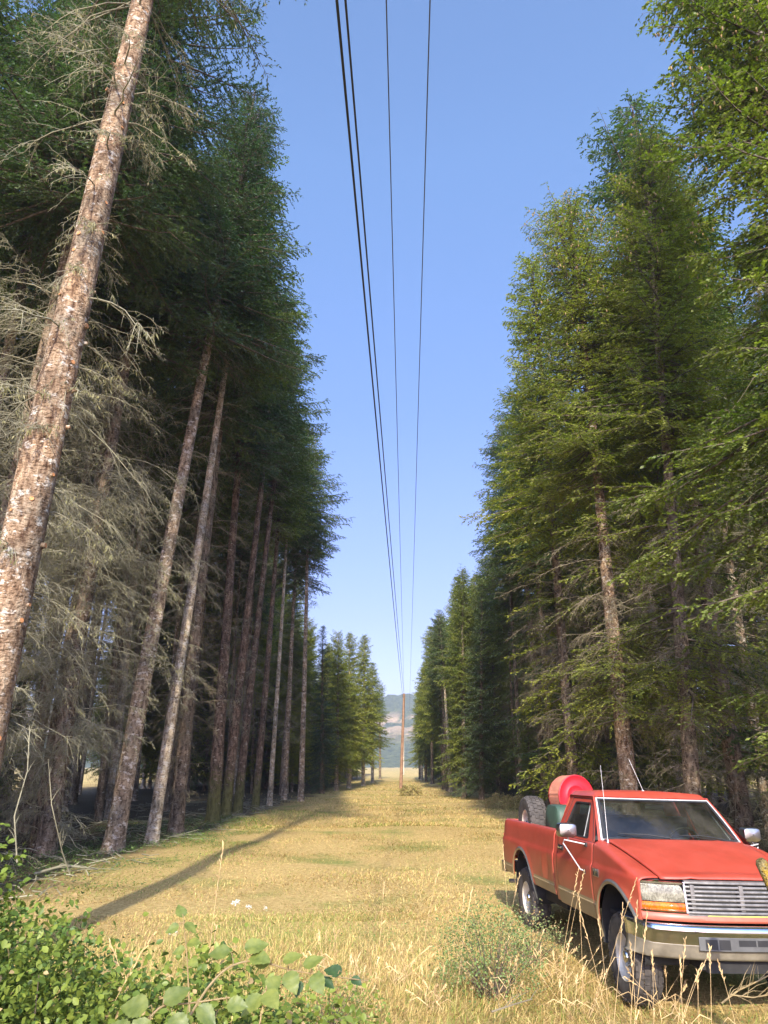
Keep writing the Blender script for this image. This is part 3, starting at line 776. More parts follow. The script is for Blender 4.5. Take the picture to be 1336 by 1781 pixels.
# ------------------------------------------------------------------ power line
M['pole'] = plain('pole_wood', (0.26, 0.15, 0.09), 0.85, var=0.3, scale=3)
M['pole_pale'] = plain('pole_wood_pale', (0.42, 0.34, 0.24), 0.85, var=0.2, scale=3)
M['wire'] = plain('wire_black', (0.02, 0.02, 0.022), 0.5, var=0.1)
M['wire_al'] = plain('wire_bare', (0.10, 0.10, 0.11), 0.5, 0.4, var=0.1)
def pole(x, y, H, top_dx, mat, label, arm=False):
    b = MB()
    root = empty('utility_pole', (x, y, float(ground_z(x, y))))
    tag(root, label, 'utility pole', 'utility poles in the cut')
    b.tube([(0, 0, -0.3), (top_dx * 0.5, 0, H * 0.5), (top_dx, 0, H)], [0.17, 0.145, 0.115], 16)
    b.build('pole_shaft', mat, root)
    k = MB(); k.lathe_y([(0.0, -0.05), (0.035, -0.05), (0.055, 0), (0.035, 0.05), (0, 0.05)], (top_dx - 0.16, 0, H - 0.25), 12)
    k.tube([(top_dx - 0.16, 0, H - 0.25), (top_dx, 0, H - 0.25)], 0.02, 6)
    k.build('insulator', M['wire_al'], root)
    if arm:
        a = MB(); a.box(top_dx - 0.9, top_dx + 1.3, -0.2, -0.12, H - 0.75, H - 0.62); a.build('crossarm', mat, root)
    return root
p1 = at(697, 1370, 75)
pole(p1.x, 75, 9.15, at(703, 1205, 75).x - p1.x, M['pole'], 'reddish-brown wooden pole standing mid-meadow at the end of the grassy strip')
p2 = at(702, 1345, 190)
pole(p2.x, 190, 10.4, 0.1, M['pole_pale'], 'pale distant pole seen just behind the reddish-brown one', True)
def wire(name, a, b, sag, rad, mat, label, group):
    a = Vector(a); b = Vector(b)
    y0 = -30
    s = MB()
    pts = []
    d = (b - a) / (b.y - a.y)
    a0 = a + d * (y0 - a.y)
    n = 60
    for i in range(n + 1):
        t = i / n
        p = a0.lerp(b, t)
        tt = (p.y - a.y) / (b.y - a.y)
        p.z += -sag * 4 * tt * (1 - tt) if tt > 0 else 0.02 * abs(tt)
        pts.append(tuple(p))
    s.tube(pts, rad, 6)
    o = s.build(name, mat)
    tag(o, label, 'power line', group)
G = 'overhead wires running down the cut'
e1 = Vector((p1.x + at(703, 1205, 75).x - p1.x, 75, 9.0))
def top(px, D=4.0): return at(px, 0, D)
wire('power_line', top(586), (e1.x - 0.16, 75, 9.0), 0.25, 0.0125, M['wire'], 'thick black overhead wire, leftmost of the four', G)
wire('power_line', top(601), (e1.x + 0.02, 75, 8.75), 0.25, 0.010, M['wire'], 'thick black overhead wire, second from the left', G)
wire('power_line', top(672), (p2.x + 0.9 - 0.4, 190, 9.8), 0.9, 0.0055, M['wire_al'], 'thin overhead wire, third from the left', G)
wire('power_line', top(748), (p2.x + 1.3, 190, 9.8), 0.9, 0.0055, M['wire_al'], 'thin overhead wire, rightmost of the four', G)
# ------------------------------------------------------------------ pickup truck
def paint_mat(name, base, dust, dusty=0.35, rough=0.42):
    m, nt, out = new_mat(name)
    b = principled(nt, out, base, rough, 0, 0.45, 0.12)
    b.inputs['Coat Roughness'].default_value = 0.25
    n = noise(nt, 2.3, 6, rough=0.6); n2 = noise(nt, 38, 4, rough=0.7); n3 = noise(nt, 6.5, 6, rough=0.75)
    c = ramp(nt, n.outputs[0], [(0.35, tuple(x * 0.86 for x in base)), (0.65, tuple(min(1, x * 1.12 + 0.012) for x in base))]).outputs[0]
    tc = nt.nodes.new('ShaderNodeTexCoord'); sp = nt.nodes.new('ShaderNodeSeparateXYZ'); nt.links.new(tc.outputs['Object'], sp.inputs[0])
    mr = nt.nodes.new('ShaderNodeMapRange'); mr.inputs[1].default_value = 1.1; mr.inputs[2].default_value = 0.55; nt.links.new(sp.outputs[2], mr.inputs[0])
    mu = nt.nodes.new('ShaderNodeMath'); mu.operation = 'MULTIPLY'; nt.links.new(mr.outputs[0], mu.inputs[0]); nt.links.new(n3.outputs[0], mu.inputs[1])
    ad = nt.nodes.new('ShaderNodeMath'); ad.operation = 'MULTIPLY_ADD'; nt.links.new(n3.outputs[0], ad.inputs[0]); ad.inputs[1].default_value = dusty * 0.4; nt.links.new(mu.outputs[0], ad.inputs[2])
    c = mixc(nt, ad.outputs[0], c, dust)
    sc = ramp(nt, n2.outputs[0], [(0.70, (0, 0, 0)), (0.74, (1, 1, 1))]).outputs[0]
    mm = nt.nodes.new('ShaderNodeMath'); mm.operation = 'MULTIPLY'; nt.links.new(sc, mm.inputs[0]); mm.inputs[1].default_value = 0.35
    c = mixc(nt, mm.outputs[0], c, (0.5, 0.33, 0.25))
    nt.links.new(c, b.inputs['Base Color'])
    rr = nt.nodes.new('ShaderNodeMapRange'); rr.inputs[3].default_value = rough - 0.08; rr.inputs[4].default_value = rough + 0.2; nt.links.new(n3.outputs[0], rr.inputs[0])
    nt.links.new(rr.outputs[0], b.inputs['Roughness'])
    return m
def glass_mat(name, tint, refl=0.03, dirt=0.035):
    m, nt, out = new_mat(name)
    g = nt.nodes.new('ShaderNodeBsdfGlossy'); g.inputs['Roughness'].default_value = refl
    t = nt.nodes.new('ShaderNodeBsdfTransparent'); t.inputs[0].default_value = (*tint, 1)
    f = nt.nodes.new('ShaderNodeFresnel'); f.inputs[0].default_value = 1.6
    ms = nt.nodes.new('ShaderNodeMixShader'); nt.links.new(f.outputs[0], ms.inputs[0]); nt.links.new(t.outputs[0], ms.inputs[1]); nt.links.new(g.outputs[0], ms.inputs[2])
    d = nt.nodes.new('ShaderNodeBsdfDiffuse'); d.inputs[0].default_value = (0.42, 0.38, 0.3, 1)
    n = noise(nt, 3.0, 5, rough=0.7)
    r = ramp(nt, n.outputs[0], [(0.35, (dirt * 0.3,) * 3), (0.75, (dirt * 2.2,) * 3)])
    m2 = nt.nodes.new('ShaderNodeMixShader'); nt.links.new(r.outputs[0], m2.inputs[0]); nt.links.new(ms.outputs[0], m2.inputs[1]); nt.links.new(d.outputs[0], m2.inputs[2])
    nt.links.new(m2.outputs[0], out.inputs[0])
    return m
M['red'] = paint_mat('faded_red_paint', (0.35, 0.030, 0.013), (0.36, 0.19, 0.10), 0.42)
M['tan_dirt'] = paint_mat('dirty_gold_paint', (0.30, 0.215, 0.10), (0.32, 0.24, 0.13), 0.6, 0.6)
M['glass'] = glass_mat('tinted_glass', (0.42, 0.47, 0.46))
M['chrome'] = plain('chrome', (0.55, 0.56, 0.60), 0.13, 1.0, var=0.12, scale=5)
M['chrome_dull'] = plain('dull_chrome', (0.36, 0.35, 0.34), 0.30, 1.0, var=0.2, scale=9)
M['bumper_low'] = plain('dusty_bumper', (0.27, 0.24, 0.18), 0.55, 0.35, var=0.3, scale=7)
M['grey_plastic'] = plain('grey_plastic', (0.085, 0.085, 0.08), 0.55, var=0.2)
M['grille_grey'] = plain('grille_grey', (0.17, 0.16, 0.145), 0.42, 0.35, var=0.35, scale=14)
M['black'] = plain('black_plastic', (0.014, 0.014, 0.014), 0.6, var=0.3)
M['rubber'] = plain('tyre_rubber', (0.060, 0.052, 0.045), 0.9, var=0.4, scale=12, bmp=0.3)
M['rim'] = plain('rim_cream', (0.60, 0.55, 0.45), 0.45, 0.2, var=0.25, scale=9)
M['white_trim'] = plain('white_trim', (0.42, 0.41, 0.40), 0.4, var=0.12)
M['amber'] = plain('amber_lens', (0.70, 0.17, 0.006), 0.18, var=0.15, scale=30, coat=0.8)
M['lens'] = plain('headlamp_lens', (0.36, 0.34, 0.25), 0.16, 0.0, var=0.16, scale=6, coat=1.0)
def lens_mat(name, lo, hi, rough):
    m, nt, out = new_mat(name)
    b = principled(nt, out, hi, rough, 0, .4, .25)
    tc = nt.nodes.new('ShaderNodeTexCoord'); sp = nt.nodes.new('ShaderNodeSeparateXYZ'); nt.links.new(tc.outputs['Object'], sp.inputs[0])
    w = nt.nodes.new('ShaderNodeMath'); w.operation = 'MULTIPLY'; nt.links.new(sp.outputs[1], w.inputs[0]); w.inputs[1].default_value = 520
    sn = nt.nodes.new('ShaderNodeMath'); sn.operation = 'SINE'; nt.links.new(w.outputs[0], sn.inputs[0])
    n = noise(nt, 9, 4, vec_scale=(1, 1, .7)); n2 = noise(nt, 60, 3)
    c = ramp(nt, n.outputs[0], [(.34, lo), (.66, hi)]).outputs[0]
    c = mixc(nt, .35, c, ramp(nt, n2.outputs[0], [(.4, tuple(x * .5 for x in lo)), (.6, hi)]).outputs[0])
    nt.links.new(c, b.inputs['Base Color']); bump(nt, sn.outputs[0], b, .5, .004)
    return m
M['lens'] = lens_mat('headlamp_lens', (.13, .12, .09), (.38, .36, .27), .18)
M['amber'] = lens_mat('amber_lens', (.36, .06, .002), (.72, .18, .004), .25)
M['seat_cloth'] = plain('seat_cloth', (0.10, 0.105, 0.11), 0.9)
M['tank_green'] = plain('tank_green', (0.04, 0.075, 0.05), 0.55, var=0.3, scale=3)
M['reel_red'] = plain('reel_red', (0.48, 0.012, 0.02), 0.38, var=0.12, scale=5)
M['hose'] = plain('hose_tan', (0.30, 0.11, 0.065), 0.7, var=0.25, scale=7)
M['steel'] = plain('steel', (0.22, 0.21, 0.20), 0.5, 0.6, var=0.3)
M['chassis'] = plain('chassis', (0.016, 0.015, 0.014), 0.85, var=0.4)
M['antenna'] = plain('antenna_white', (0.75, 0.74, 0.70), 0.4, var=0.05)

TR_X, TR_Y = 3.297, 8.193
truck = empty('pickup_truck', (TR_X, TR_Y, 0.0), (-0.029, -0.013, -1.475))
tag(truck, 'faded red pickup truck with chrome bumper parked in dry grass', 'pickup truck')

WB = -3.39
ARCH_F = (0.0, 0.54, 0.50); ARCH_R = (WB, 0.56, 0.50)
def belt(z):  # half width by height
    pts = [(0.50, .90), (0.62, .935), (0.72, .955), (0.90, .972), (1.08, .978), (1.135, .975), (1.165, .955), (1.22, .950), (1.34, .938), (1.38, .925), (1.42, .90)]
    if z <= pts[0][0]: return pts[0][1]
    for (a, b), (c, d) in zip(pts, pts[1:]):
        if z <= c: return b + (d - b) * (z - a) / (c - a)
    return pts[-1][1]
def side_y(x, z, arch=None):
    y = belt(z)
    if x > 0.15: y -= 0.055 * min(1.5, ((x - 0.15) / 0.38)) ** 2
    if x < -4.2: y -= 0.02 * ((-x - 4.2) / 0.35) ** 2
    if arch:
        rr = math.hypot(x - arch[0], z - arch[1])
        y += 0.022 * math.exp(-((rr - arch[2]) / 0.06) ** 2)
    return y
def side_panel(x0, x1, zb, zt, arch, sgn, name, cap=None, step=0.03, mats=None, dent=None):
    """vertical body panel between x0 and x1, optionally with a wheel arch cut out; cap: extra (inward y, z) rows on top"""
    nx = max(2, int(abs(x1 - x0) / step)); nz = 30
    rows = []; par = []
    for i in range(nx + 1):
        x = x0 + (x1 - x0) * i / nx
        a, b = zb(x), zt(x)
        row = []
        for j in range(nz + 1):
            z = a + (b - a) * j / nz
            row.append([x, z])
        rows.append(row)
    inside = lambda p: arch and math.hypot(p[0] - arch[0], p[1] - arch[1]) < arch[2]
    ins = [[bool(inside(p)) for p in r] for r in rows]
    V = []; F = []
    ncap = len(cap(x0)) if cap else 0
    W = nz + 1 + ncap
    for i, r in enumerate(rows):
        for j, p in enumerate(r):
            x, z = p
            if ins[i][j]:
                d = math.hypot(x - arch[0], z - arch[1]) + 1e-6
                if z < arch[1] - 0.0 and d < arch[2]:
                    # below the arch centre push sideways only
                    sx = math.sqrt(max(0, arch[2] ** 2 - (z - arch[1]) ** 2))
                    x = arch[0] + math.copysign(sx, x - arch[0])
                else:
                    x = arch[0] + (x - arch[0]) * arch[2] / d; z = arch[1] + (z - arch[1]) * arch[2] / d
            y = side_y(x, z, arch)
            if dent: y += dent(x, z)
            V.append((x, sgn * y, z))
        if cap:
            for (yy, zz) in cap(r[0][0]): V.append((r[0][0], sgn * yy, zz))
    for i in range(nx):
        for j in range(W - 1):
            if j < nz and all((ins[i][j], ins[i + 1][j], ins[i][j + 1], ins[i + 1][j + 1])): continue
            f = (i * W + j, (i + 1) * W + j, (i + 1) * W + j + 1, i * W + j + 1)
            F.append(f if sgn * (x1 - x0) < 0 else f[::-1])
    b = MB(); b.add(V, F)
    o = b.build(name, mats or M['red'], truck, angle=60)
    md = o.modifiers.new('solid', 'SOLIDIFY'); md.thickness = 0.012; md.offset = -1
    return o
def arch_lip(arch, sgn, parent):
    pts = [[], [], []]
    for k in range(31):
        a = R_(-8 + 196 * k / 30)
        for q, (dr, dy) in enumerate(((-0.012, 0.004), (0.012, 0.014), (0.034, 0.004))):
            x = arch[0] + (arch[2] + dr) * math.cos(a); z = arch[1] + (arch[2] + dr) * math.sin(a)
            pts[q].append((x, sgn * (side_y(x, max(z, 0.5), arch) + dy), z))
    b = MB(); b.grid(pts[:2], 1, flip=sgn < 0); b.grid(pts[1:], 0, flip=sgn < 0)
    return b.build('arch_moulding', [M['grey_plastic'], M['tan_dirt']], parent)
def liner(arch, sgn, parent):
    b = MB()
    rows = []
    for k in range(25):
        a = R_(-30 + 240 * k / 24)
        r = arch[2] + 0.02
        rows.append([(arch[0] + r * math.cos(a), sgn * y, max(0.42, arch[1] + r * math.sin(a))) for y in (0.93, 0.50)])
    b.grid(rows)
    b.add([(arch[0] + (arch[2] + .02) * math.cos(R_(a)), sgn * 0.50, max(.42, arch[1] + (arch[2] + .02) * math.sin(R_(a)))) for a in range(-30, 211, 12)], [tuple(range(21))])
    return b.build('wheel_liner', M['chassis'], parent)
xf = lambda y: 0.69 - 0.20 * (abs(y) / 0.95) ** 3          # nose curve in plan
HS = lambda x: 1.355 + (1.135 - 1.355) * ((x + 0.58) / 1.05) ** 1.25 if x > -0.58 else 1.355   # shoulder height along the fender
SEAM = lambda x: 0.80 - 0.075 * (x + 0.58) / 1.05
random.seed(4)
for s in (-1, 1):
    # front fender
    def cap(x):
        zs = HS(x); ys = side_y(x, zs); se = SEAM(x)
        return [(ys - 0.012, zs + 0.014), (ys - 0.04, zs + 0.028), (ys - 0.08, zs + 0.036), (se + 0.012, zs + 0.040), (se + 0.004, zs + 0.030)]
    fzb = lambda x: 0.62 if x < -0.3 else 0.62 + 0.2 * max(0, min(1, (x - 0.42) / 0.1))
    fen = side_panel(0.515, -0.60, fzb, HS, ARCH_F, s, 'front_fender', cap)
    arch_lip(ARCH_F, s, fen); liner(ARCH_F, s, fen)
    # door lower
    door = side_panel(-0.612, -1.80, lambda x: 0.605, lambda x: 1.368, None, s, 'door')
    # bed side with a dent behind the cab
    def dent(x, z):
        return -0.022 * math.exp(-((x + 2.25 - (z - .9) * .25) / 0.10) ** 2 - ((z - 0.93) / 0.17) ** 2) + 0.010 * math.exp(-((x + 2.42) / 0.05) ** 2 - ((z - 0.9) / 0.15) ** 2)
    bcap = lambda x: [(side_y(x, 1.405) - 0.015, 1.418), (side_y(x, 1.405) - 0.06, 1.420), (side_y(x, 1.405) - 0.075, 1.405), (side_y(x, 1.405) - 0.075, 0.92)]
    bed = side_panel(-1.955, -4.56, lambda x: 0.66, lambda x: 1.405, ARCH_R, s, 'bed_side', bcap, dent=dent)
    arch_lip(ARCH_R, s, bed); liner(ARCH_R, s, bed)
    # dirty gold band low on the doors, fenders and bed, just proud of the panels
    for (a, b_, par, z0) in ((-0.51, -0.598, fen, .625), (-0.614, -1.798, door, .61), (-1.96, WB + 0.52, bed, .665), (WB - 0.54, -4.53, bed, .665)):
        bb = MB(); rows = []
        n = max(2, int(abs(b_ - a) / 0.1))
        for i in range(n + 1):
            x = a + (b_ - a) * i / n
            rows.append([(x, s * (side_y(x, z) + d), z) for z, d in ((z0, .003), (z0 + .02, .006), (.745, .006), (.75, .012), (.765, .012), (.77, .005), (.80, .004))])
        bb.grid(rows, 0, flip=(s > 0))
        bb.build('trim_band', M['tan_dirt'], par)
    # cab corner behind the door
    cc = MB(); rows = []
    for x in (-1.812, -1.92):
        rows.append([(x, s * side_y(x, z), z) for z in (0.62, 0.8, 1.0, 1.1, 1.15, 1.17, 1.3, 1.37)])
    rows.append([(-1.935, s * 0.90, z) for z in (0.62, 0.8, 1.0, 1.1, 1.15, 1.17, 1.3, 1.37)])
    cc.grid(rows, 0, flip=(s > 0)); cc.build('cab_corner', M['red'], truck)
    # upper cab side: frame ring round the side window
    def up(x, z, off=0.0): return (x, s * (0.925 - (z - 1.365) * 0.50 + off), z)
    def rounded(poly, r, n=5):
        out = []
        m = len(poly)
        for i in range(m):
            p0, p1, p2 = Vector(poly[i - 1]), Vector(poly[i]), Vector(poly[(i + 1) % m])
            a = p1 + (p0 - p1).normalized() * r; b = p1 + (p2 - p1).normalized() * r
            for k in range(n):
                t = k / (n - 1); out.append((a * (1 - t) ** 2 + p1 * 2 * t * (1 - t) + b * t * t))
        return out
    OUT = rounded([(-0.575, 1.372), (-1.045, 1.845), (-1.90, 1.845), (-1.935, 1.372)], 0.03)
    INN = rounded([(-0.80, 1.395), (-1.125, 1.775), (-1.655, 1.775), (-1.70, 1.395)], 0.045)
    b = MB(); n = len(OUT)
    rows = [[up(*p) for p in OUT], [up(*p) for p in INN], [up(p[0], p[1], -0.03) for p in INN]]
    rows = [[r[i % n] for i in range(n + 1)] for r in rows]
    b.grid(rows, 0, flip=(s > 0))
    b.build('window_frame', M['red'], truck, angle=30)
    IN2 = rounded([(-0.80, 1.395), (-1.125, 1.775), (-1.655, 1.775), (-1.70, 1.395)], 0.045)
    b = MB()
    cx = sum(p[0] for p in IN2) / n; cz = sum(p[1] for p in IN2) / n
    seal = [[up(*p, 0.003) for p in IN2], [up(cx + (p[0] - cx) * 0.955, cz + (p[1] - cz) * 0.93, 0.002) for p in IN2], [up(cx + (p[0] - cx) * 0.955, cz + (p[1] - cz) * 0.93, -0.012) for p in IN2]]
    seal = [[r[i % n] for i in range(n + 1)] for r in seal]
    b.grid(seal, 0, flip=(s > 0)); sl = b.build('window_seal', M['black'], truck)
    b = MB(); b.add([up(*p, -0.014) for p in IN2], [tuple(range(n))]); g = b.build('side_window', M['glass'], truck)
    b = MB(); b.tube([up(-0.965, 1.40, -0.006), up(-1.15, 1.765, -0.006)], 0.007, 6); b.build('vent_bar', M['steel'], g)
    # seam of the door frame
    b = MB(); b.tube([up(-0.635, 1.385, 0.002), up(-1.07, 1.815, 0.002), up(-1.77, 1.815, 0.002), up(-1.80, 1.385, 0.002)], 0.004, 5); b.build('door_seam', M['black'], truck)
    # drip rail
    b = MB(); b.tube([up(-1.02, 1.85, 0.012), up(-1.3, 1.857, 0.012), up(-1.88, 1.85, 0.012)], 0.011, 6); b.build('drip_rail', M['red'], truck)
    # door handle
    b = MB(); hy = side_y(-1.66, 1.24)
    b.box(-1.74, -1.58, s * (hy + 0.003), s * (hy + 0.012), 1.205, 1.262, 0, 0.002)
    b.box(-1.73, -1.60, s * (hy + 0.022) - .006, s * (hy + 0.022) + .006, 1.222, 1.245, 1, 0.004)
    b.build('door_handle', [M['black'], M['chrome']], door)
    # west-coast mirror: head on a bent tube bracket
    mb = MB(); y0 = side_y(-0.82, 1.33)
    A = Vector((-0.80, s * (y0 - 0.0), 1.335)); Bt = Vector((-0.86, s * (y0 + 0.235), 1.375)); Bk = Vector((-0.885, s * (y0 + 0.245), 1.34)); C_ = Vector((-0.84, s * (y0 + 0.075), 1.075)); D_ = Vector((-0.80, s * side_y(-.8, 1.06), 1.06))
    mb.tube([A, A.lerp(Bt, .9), Bt, Bk, Bk.lerp(C_, .92), C_, D_], 0.0072, 8)
    br = mb.build('mirror_bracket', M['white_trim'], truck)
    mb = MB(); mb.box(-0.83, -0.77, s * y0 - .02, s * y0 + .02, 1.31, 1.355, 0, .006); mb.box(-0.82, -0.78, s * side_y(-.8, 1.06) - .015, s * side_y(-.8, 1.06) + .015, 1.035, 1.08, 0, .006)
    mb.build('bracket_foot', M['black'], br)
    mh = MB()
    cxm, cym, czm = -0.90, s * (y0 + 0.185), 1.475
    rows = []
    for (dx, k) in ((0.055, 0.05), (0.053, 0.55), (0.042, 0.85), (0.015, 0.98), (-0.03, 1.0), (-0.045, 1.0)):
        row = []
        for q in range(24):
            a = q * 2 * math.pi / 24
            sq = lambda c: math.copysign(abs(c) ** 0.45, c)
            row.append((cxm + dx, cym + sq(math.cos(a)) * 0.115 * k, czm + sq(math.sin(a)) * 0.078 * k))
        rows.append(row + [row[0]])
    mh.grid(rows, 0, flip=True)
    head = mh.build('mirror_head', M['chrome_dull'], truck)
    mg = MB(); mg.add([(cxm - 0.04, cym + (math.copysign(abs(math.cos(q * math.pi / 12)) ** .45, math.cos(q * math.pi / 12))) * .108, czm + math.copysign(abs(math.sin(q * math.pi / 12)) ** .45, math.sin(q * math.pi / 12)) * .071) for q in range(24)], [tuple(range(24))])
    mg.build('mirror_glass', M['chrome'], head)
    mb = MB(); mb.tube([Bt + Vector((0.0, -s * 0.05, 0)), (cxm, cym, czm - 0.07)], 0.008, 6); mb.build('mirror_stem', M['steel'], head)

# hood
b = MB(); rows = []
for i in range(29):
    t = i / 28
    row = []
    for j in range(33):
        u = -1 + 2 * j / 32
        x0 = -0.60 - 0.0 + 0.09 * (1 - u * u)
        yy = (SEAM(-0.58) + (SEAM(0.46) - SEAM(-0.58)) * t) * u
        x1 = xf(yy) - 0.045
        x = x0 + (x1 - x0) * t
        xs = min(x, 0.47)
        z = HS(xs) + 0.040 + 0.028 * (1 - u * u) * (1 - 0.5 * t) 
        z += 0.008 * math.exp(-((abs(u) - 0.62) / 0.05) ** 2)
        # front lip rolls down
        if t > 0.90: z -= 0.030 * ((t - 0.90) / 0.10) ** 2
        row.append((x, yy, z))
    rows.append(row)
b.grid(rows, 0)
hood = b.build('hood', M['red'], truck, angle=50)
md = hood.modifiers.new('solid', 'SOLIDIFY'); md.thickness = 0.014; md.offset = -1
# cowl
b = MB()
b.grid([[(-0.60 + 0.09 * (1 - (y / .8) ** 2) - dx, y, z) for y in [(-0.83 + 1.66 * k / 16) for k in range(17)]] for dx, z in ((0.0, 1.386), (0.05, 1.388), (0.09, 1.378))])
b.build('cowl', M['black'], truck)
# windshield
WS0 = lambda y: (-0.615 + 0.10 * (1 - (y / .80) ** 2), 1.395)
WS1 = lambda y: (-1.04 + 0.075 * (1 - (y / .69) ** 2), 1.842)
def wpt(u, v, off=0.0):
    y0, y1 = 0.835 * u, 0.705 * u
    a = WS0(y0); c = WS1(y1)
    x = a[0] + (c[0] - a[0]) * v; z = a[1] + (c[1] - a[1]) * v; y = y0 + (y1 - y0) * v
    bul = 0.012 * math.sin(math.pi * v)
    return (x + bul * 0.7 + off * 0.7, y, z + bul * 0.7 + off * 0.7)
b = MB(); b.grid([[wpt(-0.955 + 1.91 * i / 20, 0.03 + 0.92 * j / 10, -0.008) for i in range(21)] for j in range(11)])
ws = b.build('windshield', M['glass'], truck)
def frame_loop(iu, iv0, iv1, rad):
    pts = []
    def c(u, v): pts.append(wpt(u, v))
    n = 14
    for k in range(n + 1): c(-iu + 2 * iu * k / n, iv0)
    for k in range(1, 6): c(iu, iv0 + (iv1 - iv0) * k / 6)
    for k in range(n + 1): c(iu - 2 * iu * k / n, iv1)
    for k in range(1, 6): c(-iu, iv1 - (iv1 - iv0) * k / 6)
    return pts
def ring(l0, l1, mat, name, parent, lift=0.0):
    rows = [frame_loop(*l0, 0), frame_loop(*l1, 0)]
    rows = [r + [r[0]] for r in rows]
    if lift: rows = [[(x + lift * .7, y, z + lift * .7) for x, y, z in r] for r in rows]
    b = MB(); b.grid(rows, 0)
    return b.build(name, mat, parent)
ring((1.03, -0.02, 1.02), (0.995, 0.0, 0.985), M['red'], 'windshield_pillar', truck)
ring((0.995, 0.0, 0.985), (0.972, 0.028, 0.96), M['white_trim'], 'windshield_trim', ws, 0.003)
ring((0.973, 0.027, 0.961), (0.93, 0.065, 0.925), M['black'], 'windshield_seal', ws, 0.0)
# roof
b = MB(); rows = []
for i in range(15):
    t = i / 14
    row = []
    for j in range(25):
        u = -1 + 2 * j / 24
        y = 0.715 * u
        xa = -1.035 + 0.075 * (1 - u * u)
        x = xa + (-1.925 - xa) * t
        edge = min(1, (1 - abs(u)) / 0.10); eg = math.sin(edge * math.pi / 2)
        z = 1.848 + 0.050 * eg + 0.028 * (1 - u * u) * (1 - (2 * t - 1) ** 2) ** 0.5 if 0 < t < 1 else 1.848 + 0.015 * eg
        ft = min(1, t / 0.12); z = 1.848 + (z - 1.848) * math.sin(ft * math.pi / 2)
        row.append((x, y, z))
    rows.append(row)
b.grid(rows, 0, flip=True); b.build('roof', M['red'], truck, angle=60)
b = MB(); b.tube([(-1.25, 0.0, 1.90), (-1.25, 0.0, 1.93)], [0.025, 0.012], 10); b.tube([(-1.25, 0, 1.93), (-1.29, -0.05, 2.10), (-1.36, -0.10, 2.30)], 0.0018, 5)
b.build('roof_antenna', M['antenna'], truck)
# rear wall of the cab with window
b = MB()
o_ = [(-0.90, 0.62), (0.90, 0.62), (0.90, 1.37), (0.70, 1.85), (-0.70, 1.85), (-0.90, 1.37)]
i_ = [(-0.62, 1.42), (0.62, 1.42), (0.62, 1.43), (0.56, 1.76), (-0.56, 1.76), (-0.62, 1.43)]
rows = [[(-1.93, y, z) for y, z in o_ + o_[:1]], [(-1.93, y, z) for y, z in i_ + i_[:1]]]
b.grid(rows); b.build('cab_rear', M['red'], truck, smooth=False)
b = MB(); b.add([(-1.925, y, z) for y, z in i_], [tuple(range(6))]); b.build('rear_window', M['glass'], truck)
# interior
b = MB(); b.box(-1.02, -0.62, -0.80, 0.80, 1.10, 1.37, 0, 0.04); b.build('dashboard', M['black'], truck)
b = MB(); b.box(-1.70, -1.20, -0.78, 0.78, 0.98, 1.15, 0, 0.05); b.box(-1.85, -1.68, -0.76, 0.76, 1.10, 1.62, 0, 0.05); b.build('bench_seat', M['seat_cloth'], truck)
b = MB(); cs = Vector((-1.13, 0.40, 1.36))
b.tube([cs + Vector((0.09 * math.sin(a) * 0.6, 0.19 * math.cos(a), 0.16 * math.sin(a))) for a in [k * 2 * math.pi / 24 for k in range(25)]], 0.012, 8)
b.tube([cs + Vector((0, -.18, 0)), cs, cs + Vector((0, .18, 0))], 0.012, 6); b.tube([cs, cs + Vector((0.2, 0, -0.1))], 0.03, 8)
b.build('steering_wheel', M['black'], truck)
b = MB(); b.box(-1.90, 0.35, -0.84, 0.84, 0.70, 0.74); b.box(-0.61, -0.57, -0.84, 0.84, 0.74, 1.33); b.build('cab_floor', M['chassis'], truck, smooth=False)
b = MB(); b.tube([(-1.0, -0.12, 1.74), (-1.02, 0.12, 1.74)], [0.03, 0.03], 10); b.build('rear_view_mirror', M['black'], truck)
# wipers
for ys, ye in ((-0.02, -0.62), (0.62, 0.05)):
    b = MB()
    def wp(y, v, o=0.014): p = wpt(y / (0.835 - 0.13 * v), v, o); return p
    b.tube([wp(ys, 0.0), wp(ys - 0.05, 0.05, .03), wp((ys + ye) / 2, 0.11, 0.03), wp(ye + 0.05, 0.13)], [0.009, 0.007, 0.005, 0.004], 6, 0)
    b.tube([wp(ys - .12, 0.05, .016), wp(ye, 0.14, .012)], 0.0045, 5, 1)
    b.build('wiper', [M['black'], M['black']], truck)
# whip antenna on the right fender (photo left)
b = MB(); b.tube([(-0.50, -0.80, 1.385), (-0.50, -0.80, 1.41)], [0.018, 0.010], 10, 1); b.tube([(-0.50, -0.80, 1.41), (-0.505, -0.805, 1.80), (-0.52, -0.812, 2.19)], [0.0026, 0.002, 0.0014], 6, 0)
b.build('fender_antenna', [M['antenna'], M['chrome']], truck)
